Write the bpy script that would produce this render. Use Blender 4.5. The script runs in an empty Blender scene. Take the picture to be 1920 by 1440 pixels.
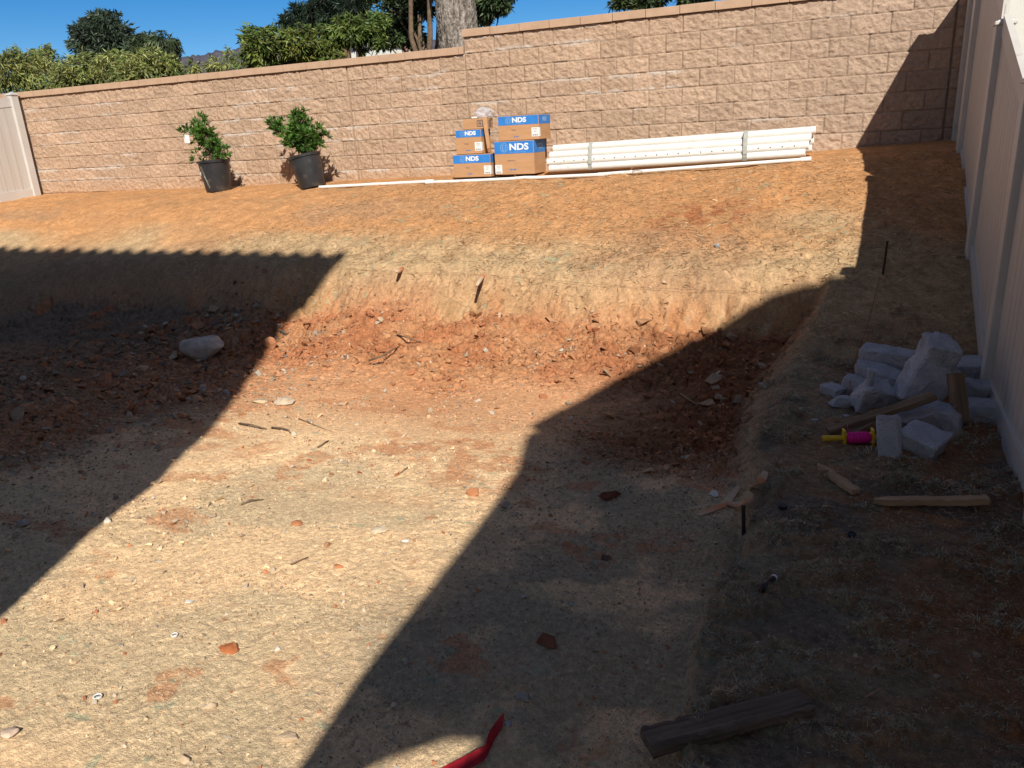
import bpy, bmesh, math, random
import numpy as np
from mathutils import Vector, Matrix
rnd = random.Random(7)
NR = np.random.RandomState(11)
SC = bpy.context.scene
COL = SC.collection
PI = math.pi
EYE = 1.90                      # eye height above the yard; all coordinates below are eye-relative and lifted at the end

# ------------------------------------------------------------------ camera
FOC, RX, RY, RZ = 1442.0, math.radians(18.264), math.radians(-23.183), math.radians(-3.228)
def _rot():
    B = np.array([[1, 0, 0], [0, 0, -1], [0, 1, 0]], float)
    c, s = math.cos(RX), math.sin(RX); P = np.array([[1, 0, 0], [0, c, -s], [0, s, c]])
    c, s = math.cos(RZ), math.sin(RZ); R = np.array([[c, -s, 0], [s, c, 0], [0, 0, 1]])
    c, s = math.cos(RY), math.sin(RY); Y = np.array([[c, -s, 0], [s, c, 0], [0, 0, 1]])
    return R @ P @ B @ Y
ROT = _rot()
cam = bpy.data.cameras.new('camera'); camo = bpy.data.objects.new('camera', cam); COL.objects.link(camo)
M4 = Matrix(((ROT[0][0], -ROT[1][0], -ROT[2][0], 0), (ROT[0][1], -ROT[1][1], -ROT[2][1], 0), (ROT[0][2], -ROT[1][2], -ROT[2][2], 0), (0, 0, 0, 1)))
camo.matrix_world = Matrix.Translation((0, 0, EYE)) @ M4
cam.sensor_width = 36.0; cam.sensor_fit = 'HORIZONTAL'; cam.lens = 36.0 * FOC / 1920.0
cam.clip_start = 0.05; cam.clip_end = 5000
SC.camera = camo
# ------------------------------------------------------------------ light
SUN_A, SUN_E = 0.60, 0.96        # sun stands towards (+A, -1, +E)
sdir = Vector((SUN_A, -1.0, SUN_E)).normalized()
sun = bpy.data.lights.new('sun', 'SUN'); sun.energy = 4.8; sun.angle = math.radians(0.55); sun.color = (1.0, 0.935, 0.845)
suno = bpy.data.objects.new('sun', sun); COL.objects.link(suno); suno.location = (6, -10, 12)
suno.rotation_euler = sdir.to_track_quat('Z', 'Y').to_euler()
world = bpy.data.worlds.new('World'); SC.world = world; world.use_nodes = True
wn = world.node_tree; bg = wn.nodes['Background']
sky = wn.nodes.new('ShaderNodeTexSky'); sky.sky_type = 'NISHITA'; sky.sun_disc = False
sky.sun_elevation = math.asin(sdir.z); sky.sun_rotation = math.atan2(sdir.x, sdir.y)
sky.altitude = 2500; sky.air_density = 1.0; sky.dust_density = 0.0; sky.ozone_density = 3.0
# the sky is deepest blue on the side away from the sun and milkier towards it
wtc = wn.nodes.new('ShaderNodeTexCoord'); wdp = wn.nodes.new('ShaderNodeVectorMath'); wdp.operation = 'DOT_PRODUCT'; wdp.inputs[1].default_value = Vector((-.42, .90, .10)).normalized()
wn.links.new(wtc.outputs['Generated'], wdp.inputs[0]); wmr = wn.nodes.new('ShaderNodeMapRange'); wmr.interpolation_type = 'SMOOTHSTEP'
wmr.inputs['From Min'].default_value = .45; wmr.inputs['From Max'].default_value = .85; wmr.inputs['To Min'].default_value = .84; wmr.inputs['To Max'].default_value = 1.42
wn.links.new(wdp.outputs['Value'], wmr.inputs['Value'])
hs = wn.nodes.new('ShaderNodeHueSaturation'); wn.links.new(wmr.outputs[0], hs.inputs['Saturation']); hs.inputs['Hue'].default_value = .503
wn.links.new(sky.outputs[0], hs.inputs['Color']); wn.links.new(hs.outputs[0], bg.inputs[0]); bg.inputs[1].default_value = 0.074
SC.view_settings.view_transform = 'Standard'; SC.view_settings.look = 'None'
SC.view_settings.gamma = 1; SC.view_settings.exposure = 0.32
SC.render.engine = 'CYCLES'
SC.cycles.max_bounces = 6; SC.cycles.diffuse_bounces = 3; SC.cycles.glossy_bounces = 2
SC.cycles.transparent_max_bounces = 6; SC.cycles.use_denoising = True; SC.cycles.denoiser = 'OPENIMAGEDENOISE'; SC.cycles.denoising_input_passes = 'RGB_ALBEDO_NORMAL'

# ------------------------------------------------------------------ helpers: rays
def ray(px, py):
    return np.array([(px - 960) / FOC, (py - 720) / FOC, 1.0]) @ ROT
def at_y(px, py, Y):
    r = ray(px, py); return r * (Y / r[1])
def at_ground(px, py):
    r = ray(px, py); r = r / np.linalg.norm(r[:2])
    t = np.arange(1.0, 30, 0.004); P = r[None, :] * t[:, None]
    h = base_h(P[:, 0], P[:, 1]); k = np.argmax(P[:, 2] < h)
    return P[k]
# ------------------------------------------------------------------ numpy noise
def _h(ix, iy, s):
    n = (ix.astype(np.int64) * 374761393 + iy.astype(np.int64) * 668265263 + s * 974634777) & 0x7fffffff
    n = ((n ^ (n >> 13)) * 1274126177) & 0x7fffffff
    return ((n ^ (n >> 16)) & 0xffffff) / float(0xffffff)
def vn(x, y, s=0):
    ix = np.floor(x); iy = np.floor(y); fx = x - ix; fy = y - iy
    u = fx * fx * (3 - 2 * fx); v = fy * fy * (3 - 2 * fy)
    a = _h(ix, iy, s); b = _h(ix + 1, iy, s); c = _h(ix, iy + 1, s); d = _h(ix + 1, iy + 1, s)
    return (a + (b - a) * u) * (1 - v) + (c + (d - c) * u) * v
def fbm(x, y, s=0, o=4, g=0.5):
    t = 0; a = 1; n = 0
    for k in range(o):
        t = t + a * vn(x * 2 ** k + 17.3 * k, y * 2 ** k - 9.1 * k, s + k); n += a; a *= g
    return t / n
def cells(x, y, s=0):
    """cellular noise: distance to the edge of the cell, and the cell's own random number"""
    ix = np.floor(x); iy = np.floor(y)
    f1 = np.full(x.shape, 9.0); f2 = np.full(x.shape, 9.0); cid = np.zeros(x.shape)
    for dx in (-1, 0, 1):
        for dy in (-1, 0, 1):
            cx = ix + dx; cy = iy + dy
            d = np.hypot(cx + _h(cx, cy, s) - x, cy + _h(cx, cy, s + 5) - y)
            m = d < f1
            f2 = np.where(m, f1, np.minimum(f2, d)); cid = np.where(m, _h(cx, cy, s + 9), cid); f1 = np.where(m, d, f1)
    return f2 - f1, cid
def sstep(a, b, x):
    t = np.clip((x - a) / (b - a), 0, 1); return t * t * (3 - 2 * t)
def mixa(a, b, t): return a + (b - a) * t

# ------------------------------------------------------------------ the lie of the land
def pit_mask(X, Y):
    """0 outside the excavation, 1 inside; the edge is broken up a little"""
    wob = (fbm(X * 1.3, Y * 1.3, 3, 3) - 0.5)
    Xe = np.interp(Y, [1.5, 2.1, 2.45, 2.96, 3.2, 4.0, 4.9, 6.2, 6.7, 7.2], [-.33, -.35, -.37, -.36, -.27, -.26, -.26, -.14, -.06, .02]) + wob * 0.10
    wE = np.interp(Y, [1.5, 3.4, 4.4, 5.5, 6.6, 7.2], [.035, .06, .22, .42, .30, .08])
    mE = sstep(Xe, Xe - wE, X)
    Yt = 7.25 + wob * 0.34 + (fbm(X * 6, Y * 6, 13, 3) - .5) * .12
    mY = sstep(Yt, Yt - np.interp(X, [-9, -7, -5], [.7, .55, .52]), Y)
    mL = sstep(-9.9, -8.6, X + (7.2 - Y) * 0.55 + wob * .4)
    return mE * mY * mL
def natural_h(X, Y):
    tz = np.interp(X, [-16, -13, -9, -3.5, -1.5, 0.3, 1.2, 4], [-.70, -.63, -.595, -.515, -.485, -.37, -.33, -.28])
    dip = np.interp(X, [-3, 0.3, 1.2], [0, .0, .0])
    h1 = tz - 0.05 * np.clip(10 - Y, 0, 1.3)
    h2 = -.66 - .45 * (8.62 - Y) + np.interp(X, [-13, -8, 0, 1.2], [.0, 0, .02, .03])
    k = 0.10
    h = -k * np.log(np.exp(-h1 / k) + np.exp(-h2 / k))      # smooth min
    fl = np.interp(X, [-12, -9, 1.2], [-1.95, -1.9, -1.865])
    h = k * np.log(np.exp(h / k) + np.exp(fl / k)) - 0.02   # smooth max
    return h
def floor_h(X, Y):
    h = np.interp(Y, [-6, 0, 2.5, 4, 5.0, 5.5, 6.2, 6.95, 7.2], [-1.92, -1.92, -1.95, -2.02, -2.06, -2.05, -1.96, -1.76, -1.70])
    h = h + .16 * (fbm(X * 1.6 + 9, Y * 1.2, 19, 3) - .45) * sstep(5.8, 6.6, Y) * sstep(7.3, 6.9, Y)
    return h - 0.03 * np.exp(-((X + 2.6) / 1.6) ** 2 - ((Y - 5.4) / .5) ** 2)
def base_h(X, Y):
    X = np.asarray(X, float); Y = np.asarray(Y, float)
    m = pit_mask(X, Y); n = natural_h(X, Y); f = np.minimum(floor_h(X, Y), n + .0)
    h = mixa(n, f, m)
    # the narrow trench where the short stake stands
    tr = np.exp(-((X + .30) / .07) ** 2) * sstep(3.1, 3.35, Y) * sstep(4.05, 3.75, Y)
    return h - .07 * tr
def zones(X, Y):
    m = pit_mask(X, Y)
    w = (fbm(X * .9 + 5, Y * .9, 21, 4) - .5)
    w2 = (fbm(X * 3.1, Y * 3.1, 31, 4) - .5)
    face = m * sstep(6.80, 6.96, Y + .55 * w + .12 * w2) * sstep(7.40, 7.18, Y + .3 * w2)
    rub = m * sstep(5.15, 5.9, Y + w * 1.2) * (1 - face)
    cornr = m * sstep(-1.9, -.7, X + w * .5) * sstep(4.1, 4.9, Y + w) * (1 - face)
    leftr = m * sstep(-4.3, -5.4, X + w * 1.5) * sstep(2.4, 3.4, Y + w) * .75
    face = face * (1 - .85 * sstep(-5.3, -6.0, X + w)); leftr = leftr * (1 - face)
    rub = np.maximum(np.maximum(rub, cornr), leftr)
    berm = (1 - m) * sstep(5.9, 5.0, Y)
    slope = (1 - m) * sstep(5.0, 5.9, Y)
    return m, face, rub, berm, slope, w, w2
def detail_h(X, Y):
    m, face, rub, berm, slope, w, w2 = zones(X, Y)
    e1, c1 = cells(X * 7 + w2, Y * 9, 2); e2, c2 = cells(X * 17, Y * 21 + w2 * 2, 3); e3, c3 = cells(X * 42, Y * 48, 4)
    e2 = e2 + .06 * (w2 + .2)
    clod = (c1 - .4) * .045 * np.clip(e1 * 7, 0, 1) + (c2 - .4) * .030 * np.clip(e2 * 6, 0, 1) + (c3 - .5) * .010
    und = (fbm(X * 1.7, Y * 1.7, 41, 4) - .5)
    h = und * mixa(.05, .12, rub)
    crack = -np.exp(-(e1 / .06) ** 2) * .055 * (c1 > .45) - np.exp(-(e2 / .09) ** 2) * .026 * (c2 > .55)
    h += rub * (clod + crack) * np.interp(w, [-.3, .3], [.8, 1.5])
    fl = m * (1 - rub) * (1 - face)
    h += fl * ((fbm(X * 60, Y * 60, 51, 3) - .5) * .0085 + (c3 - .5) * .0035 * (vn(X * 3, Y * 3, 8) > .45) + (c2 - .5) * .008 * sstep(.5, .75, fbm(X * 1.1, Y * 1.1, 77, 3)) + (fbm(X * 9, Y * 9, 53, 3) - .5) * .007)
    # bucket tooth marks down the cut face
    tooth = np.abs(((X * 4.4 + w2 * .9) % 1) - .5) * sstep(.42, .62, fbm(X * 1.3, X * 0, 66, 2))
    h += face * ((tooth - .12) * .085 + (fbm(X * 10, Y * 30, 61, 4) - .5) * .11 + (c2 - .5) * .06 * np.clip(e2 * 5, 0, 1) + (c1 - .5) * .09 * np.clip(e1 * 5, 0, 1))
    mat_ = fbm(X * 20, Y * 26, 71, 4) - .5
    clump = sstep(.50, .66, fbm(X * 5.5, Y * 7.5, 81, 4))
    h += berm * (mat_ * .022 + clump * (.02 + .03 * fbm(X * 40, Y * 40, 91, 2)))
    h += slope * (mat_ * .012 + (fbm(X * 5, Y * 7, 95, 3) - .5) * .035)
    # cracked lip along the top of the cut
    lip = np.exp(-((Y - 7.42) / .16) ** 2) * sstep(-6.8, -5.5, X) * (X < .1)
    h += lip * (c1 - .5) * .06 * np.clip(e1 * 4, 0, 1)
    return h
def ground_h(X, Y):
    X = np.asarray(X, float); Y = np.asarray(Y, float)
    return base_h(X, Y) + detail_h(X, Y) * sstep(10.2, 9.2, Y)
def gz(x, y): return float(ground_h(np.array([x]), np.array([y]))[0])

# ------------------------------------------------------------------ helpers: objects
def tag(o, label=None, cat=None, group=None, kind=None):
    if label: o['label'] = label
    if cat: o['category'] = cat
    if group: o['group'] = group
    if kind: o['kind'] = kind
    return o
def thing(name, label, cat, loc, group=None):
    o = bpy.data.objects.new(name, None); COL.objects.link(o); o.location = [float(v) for v in loc]
    o.empty_display_size = .1
    return tag(o, label, cat, group)
def mk(name, verts, faces, mat, parent=None, base=None, smooth=False, cols=None, mats=None, midx=None):
    """verts in yard coordinates; base = the root's location"""
    V = np.asarray(verts, float)
    if base is None: base = np.array(root_loc(parent)) if parent is not None else np.zeros(3)
    base = np.asarray(base, float)
    me = bpy.data.meshes.new(name)
    if isinstance(faces, np.ndarray):
        n, k = faces.shape; V2 = (V - base).astype(np.float32)
        me.vertices.add(len(V2)); me.vertices.foreach_set('co', V2.ravel())
        me.loops.add(n * k); me.loops.foreach_set('vertex_index', faces.astype(np.int32).ravel())
        me.polygons.add(n); me.polygons.foreach_set('loop_start', np.arange(0, n * k, k, dtype=np.int32))
        me.polygons.foreach_set('loop_total', np.full(n, k, dtype=np.int32)); me.update(calc_edges=True)
    else:
        me.from_pydata((V - base).tolist(), [], faces)
    for m_ in (mats or [mat]): me.materials.append(m_)
    if midx is not None: me.polygons.foreach_set('material_index', np.asarray(midx, np.int32))
    me.polygons.foreach_set('use_smooth', np.full(len(me.polygons), bool(smooth)))
    if cols is not None:
        a = me.color_attributes.new('tone', 'FLOAT_COLOR', 'POINT')
        c4 = np.ones((len(V), 4), np.float32); c4[:, :3] = cols; a.data.foreach_set('color', c4.ravel())
    me.update()
    o = bpy.data.objects.new(name, me); COL.objects.link(o)
    if parent is not None: o.parent = parent
    else: o.location = [float(v) for v in base]
    return o
def root_loc(o):
    while o.parent is not None: o = o.parent
    return tuple(o.location)
class MB:
    """collects shapes into one mesh"""
    def __init__(s): s.v = []; s.f = []
    def add(s, V, F):
        n = len(s.v); s.v += [tuple(map(float, v)) for v in V]; s.f += [[n + i for i in f] for f in F]; return s
    def box(s, c, d, R=None, bev=0.0):
        bm = bmesh.new(); bmesh.ops.create_cube(bm, size=1.0)
        for v in bm.verts: v.co = Vector((v.co.x * d[0], v.co.y * d[1], v.co.z * d[2]))
        if bev > 0: bmesh.ops.bevel(bm, geom=bm.edges[:], offset=bev, segments=2, affect='EDGES', profile=.6)
        return s._bm(bm, c, R)
    def _bm(s, bm, c=(0, 0, 0), R=None):
        bm.verts.index_update(); c = Vector([float(q) for q in c])
        V = [((R @ v.co) if R is not None else v.co) + c for v in bm.verts]
        s.add(V, [[v.index for v in f.verts] for f in bm.faces]); bm.free(); return s
    def tube(s, pts, rad, n=10, cap=True, flat=None):
        pts = [Vector([float(q) for q in p]) for p in pts]; rads = rad if isinstance(rad, (list, tuple)) else [rad] * len(pts)
        V = []; F = []; up = None
        for i, p in enumerate(pts):
            d = (pts[min(i + 1, len(pts) - 1)] - pts[max(i - 1, 0)]).normalized()
            if up is None:
                up = d.orthogonal().normalized()
            up = (up - d * up.dot(d)).normalized(); sd = d.cross(up)
            for k in range(n):
                a = 2 * PI * k / n
                V.append(p + (up * math.cos(a) + sd * math.sin(a)) * rads[i])
        for i in range(len(pts) - 1):
            for k in range(n):
                a = i * n + k; b = i * n + (k + 1) % n; F.append([a, b, b + n, a + n])
        if cap: F.append([k for k in range(n)][::-1]); F.append([(len(pts) - 1) * n + k for k in range(n)])
        return s.add(V, F)
    def build(s, name, mat, parent=None, base=None, smooth=False): return mk(name, s.v, s.f, mat, parent, base, smooth)
def smooth_by_angle(o, deg=35):
    me = o.data; me.polygons.foreach_set('use_smooth', [True] * len(me.polygons))
    bm = bmesh.new(); bm.from_mesh(me); c = math.cos(math.radians(deg))
    for e in bm.edges:
        if len(e.link_faces) == 2 and e.link_faces[0].normal.dot(e.link_faces[1].normal) < c: e.smooth = False
    bm.to_mesh(me); bm.free()
def euler(x, y, z):
    from mathutils import Euler
    return Euler((x, y, z)).to_matrix()
def grid_faces(nx, ny):
    i = np.arange(nx - 1)[None, :] + np.arange(ny - 1)[:, None] * nx
    i = i.ravel(); return np.stack([i, i + 1, i + 1 + nx, i + nx], 1)

# ------------------------------------------------------------------ helpers: materials
MATS = {}
def material(name, c1, c2=None, rough=.85, scale=8, bump=0.0, bscale=40, spec=.3, detail=6, c3=None, attr=False, stretch=None, metallic=0, trans=None, c3scale=None, c3lo=.55, c3hi=.7, bdist=.01, alpha=None):
    m = bpy.data.materials.new(name); m.use_nodes = True; t = m.node_tree; N = t.nodes; L = t.links
    p = N['Principled BSDF']; p.inputs['Roughness'].default_value = rough; p.inputs['Specular IOR Level'].default_value = spec
    p.inputs['Metallic'].default_value = metallic
    tc = N.new('ShaderNodeTexCoord'); mp = N.new('ShaderNodeMapping'); L.new(tc.outputs['Object'], mp.inputs[0])
    if stretch: mp.inputs['Scale'].default_value = stretch
    nz = N.new('ShaderNodeTexNoise'); nz.inputs['Scale'].default_value = scale; nz.inputs['Detail'].default_value = detail; L.new(mp.outputs[0], nz.inputs['Vector'])
    rp = N.new('ShaderNodeValToRGB'); rp.color_ramp.elements[0].position = .32; rp.color_ramp.elements[1].position = .68
    L.new(nz.outputs['Fac'], rp.inputs[0])
    c2 = c2 or tuple(x * .75 for x in c1)
    rp.color_ramp.elements[0].color = (*c2, 1); rp.color_ramp.elements[1].color = (*c1, 1)
    out = rp.outputs[0]
    if c3:
        n3 = N.new('ShaderNodeTexNoise'); n3.inputs['Scale'].default_value = c3scale or scale * 2.7; n3.inputs['Detail'].default_value = 8; L.new(mp.outputs[0], n3.inputs['Vector'])
        r3 = N.new('ShaderNodeValToRGB'); r3.color_ramp.elements[0].position = c3lo; r3.color_ramp.elements[1].position = c3hi; L.new(n3.outputs['Fac'], r3.inputs[0])
        mx = N.new('ShaderNodeMix'); mx.data_type = 'RGBA'; L.new(r3.outputs[0], mx.inputs[0]); L.new(out, mx.inputs[6]); mx.inputs[7].default_value = (*c3, 1); out = mx.outputs[2]
    if attr:
        at = N.new('ShaderNodeAttribute'); at.attribute_name = 'tone'
        mx = N.new('ShaderNodeMix'); mx.data_type = 'RGBA'; mx.blend_type = 'MULTIPLY'; mx.inputs[0].default_value = 1
        L.new(out, mx.inputs[6]); L.new(at.outputs['Color'], mx.inputs[7]); out = mx.outputs[2]
    L.new(out, p.inputs['Base Color'])
    if bump:
        nb = N.new('ShaderNodeTexNoise'); nb.inputs['Scale'].default_value = bscale; nb.inputs['Detail'].default_value = 8; nb.inputs['Roughness'].default_value = .65; L.new(mp.outputs[0], nb.inputs['Vector'])
        b = N.new('ShaderNodeBump'); b.inputs['Strength'].default_value = bump; b.inputs['Distance'].default_value = bdist
        L.new(nb.outputs['Fac'], b.inputs['Height']); L.new(b.outputs[0], p.inputs['Normal'])
    if alpha is not None: p.inputs['Alpha'].default_value = alpha
    if trans:
        tr = N.new('ShaderNodeBsdfTranslucent'); L.new(out, tr.inputs[0]); ms = N.new('ShaderNodeMixShader'); ms.inputs[0].default_value = trans
        L.new(p.outputs[0], ms.inputs[1]); L.new(tr.outputs[0], ms.inputs[2]); L.new(ms.outputs[0], N['Material Output'].inputs[0])
    MATS[name] = m; return m
W1 = (1, 1, 1); W2 = (.72, .72, .72)
M_ground = material('soil', (1.22, 1.2, 1.16), (.84, .83, .82), rough=.97, scale=46, bump=1.0, bscale=110, spec=.12, attr=True, detail=12, bdist=.011, c3=(.72, .69, .63), c3scale=190, c3lo=.52, c3hi=.66)
M_stone = material('stone', (1.05, 1.05, 1.05), (.7, .7, .7), rough=.92, scale=14, bump=.6, bscale=60, spec=.2, attr=True)
M_straw = material('straw', (1, 1, 1), (.7, .7, .7), rough=.9, scale=3, attr=True, trans=.15)
M_wall = material('split_face_block', (1.07, 1.06, 1.05), (.86, .84, .82), rough=.95, scale=24, bump=.8, bscale=65, spec=.15, attr=True, bdist=.012, detail=10)
M_cap = material('cap_block', (.51, .35, .24), (.44, .30, .20), rough=.93, scale=9, bump=.4, bscale=90, spec=.15, bdist=.004)
M_vinyl = material('vinyl', (.58, .55, .505), (.52, .49, .445), rough=.5, scale=2.2, bump=.05, bscale=30, spec=.35, stretch=(3, 9, .25), c3=(.40, .33, .26), c3scale=3, c3lo=.60, c3hi=.82)
M_vinylt = material('vinyl_trim', (.60, .58, .545), (.54, .52, .485), rough=.42, scale=3, spec=.4, c3=(.42, .35, .28), c3scale=6, c3lo=.62, c3hi=.85)
M_pot = material('black_pot_plastic', (.032, .034, .038), (.020, .021, .024), rough=.42, scale=6, spec=.45, c3=(.10, .085, .07), c3scale=9, c3lo=.56, c3hi=.8)
M_card = material('cardboard', (.52, .30, .155), (.45, .255, .13), rough=.85, scale=5, bump=.1, bscale=120, spec=.2, stretch=(1, 1, 4))
M_cardd = material('cardboard_edge', (.40, .23, .12), (.34, .19, .10), rough=.9, scale=12)
M_blue = material('blue_print', (.035, .22, .62), (.03, .19, .55), rough=.6, scale=9, spec=.3)
M_bluel = material('pale_blue_ink', (.28, .47, .68), (.24, .42, .62), rough=.6, scale=9)
M_white = material('white_ink', (.78, .80, .80), (.70, .73, .74), rough=.6, scale=12)
M_label = material('paper_label', (.80, .80, .78), (.74, .74, .72), rough=.7, scale=20)
M_ink = material('dark_ink', (.07, .09, .12), (.10, .12, .15), rough=.7, scale=20)
M_pvc = material('white_pvc', (.80, .79, .75), (.72, .71, .67), rough=.38, scale=5, spec=.45, c3=(.55, .46, .36), c3scale=14, c3lo=.62, c3hi=.82)
M_hole = material('bore', (.03, .025, .02), rough=.9)
M_strap = material('grey_tape', (.42, .43, .38), (.34, .35, .31), rough=.5, scale=20)
M_bark = material('bark', (.46, .41, .35), (.10, .075, .06), rough=.95, scale=13, bump=1.0, bscale=20, stretch=(1.6, 1.6, .5), detail=10, bdist=.05)
M_twig = material('twig_bark', (.20, .14, .09), (.10, .07, .045), rough=.9, scale=14, bump=.3, bscale=40)
def leafmat(n, c, c2): return material(n, c, c2, rough=.48, scale=2.5, spec=.4, attr=True, trans=.28)
M_leaf_hedge = leafmat('hedge_leaf', (.27, .32, .115), (.10, .165, .05))
M_leaf_dark = leafmat('dark_leaf', (.055, .088, .055), (.030, .052, .036))
M_leaf_pine = leafmat('pine_needle', (.030, .055, .032), (.016, .032, .022))
M_leaf_mid = leafmat('mid_leaf', (.13, .20, .05), (.06, .11, .03))
M_leaf_gum = leafmat('tall_tree_leaf', (.07, .11, .045), (.035, .062, .03))
M_leaf_pot = leafmat('potted_leaf', (.10, .21, .035), (.045, .11, .02))
M_conc = material('broken_concrete', (.51, .535, .595), (.37, .39, .435), rough=.93, scale=9, bump=1.0, bscale=55, spec=.2, c3=(.36, .35, .35), c3scale=70, c3lo=.52, c3hi=.66, bdist=.012)
M_woodw = material('weathered_wood', (.26, .185, .12), (.13, .09, .06), rough=.9, scale=7, bump=.5, bscale=30, stretch=(.35, 6, 6), bdist=.006)
M_stake = material('pale_stake_wood', (.52, .36, .22), (.38, .255, .15), rough=.85, scale=9, bump=.35, bscale=40, stretch=(.3, 5, 5), bdist=.004)
M_dark = material('dark_stained_wood', (.21, .16, .12), (.065, .048, .036), rough=.85, scale=8, bump=.8, bscale=22, stretch=(.35, 7, 7), bdist=.01)
M_yel = material('yellow_plastic', (.75, .50, .02), (.68, .44, .02), rough=.4, scale=6, spec=.5)
M_pink = material('pink_twine', (.85, .015, .32), (.60, .008, .20), rough=.6, scale=300, stretch=(1, .02, .02), bump=.4, bscale=200, bdist=.003)
M_red = material('red_ribbon', (.46, .016, .028), (.30, .010, .018), rough=.6, scale=30, spec=.25, bump=.6, bscale=35, bdist=.008)
M_rust = material('rusty_iron', (.055, .035, .028), (.03, .02, .018), rough=.8, scale=40)
M_blk = material('black_poly', (.030, .028, .040), (.020, .019, .028), rough=.45, scale=12)
M_peel = material('peeled_bark_strip', (.62, .47, .32), (.46, .36, .25), rough=.85, scale=22, c3=(.55, .22, .10), c3scale=5, c3lo=.5, c3hi=.62)
M_stucco = material('stucco', (.60, .61, .57), (.55, .56, .52), rough=.9, scale=5, bump=.2, bscale=90)
M_ownst = material('house_stucco', (.42, .36, .29), (.38, .32, .26), rough=.9, scale=5, bump=.2, bscale=90)
M_tile = material('roof_tile', (.28, .15, .10), (.20, .11, .08), rough=.85, scale=8)
M_glass = material('window_glass', (.03, .035, .04), rough=.08, spec=.6)
M_hill = material('far_hill', (.10, .092, .115), (.060, .058, .080), rough=1, scale=.05, c3=(.13, .11, .11), c3scale=.12)
M_back = material('back_soil', (.24, .17, .10), (.18, .13, .08), rough=1, scale=.4)

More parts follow.
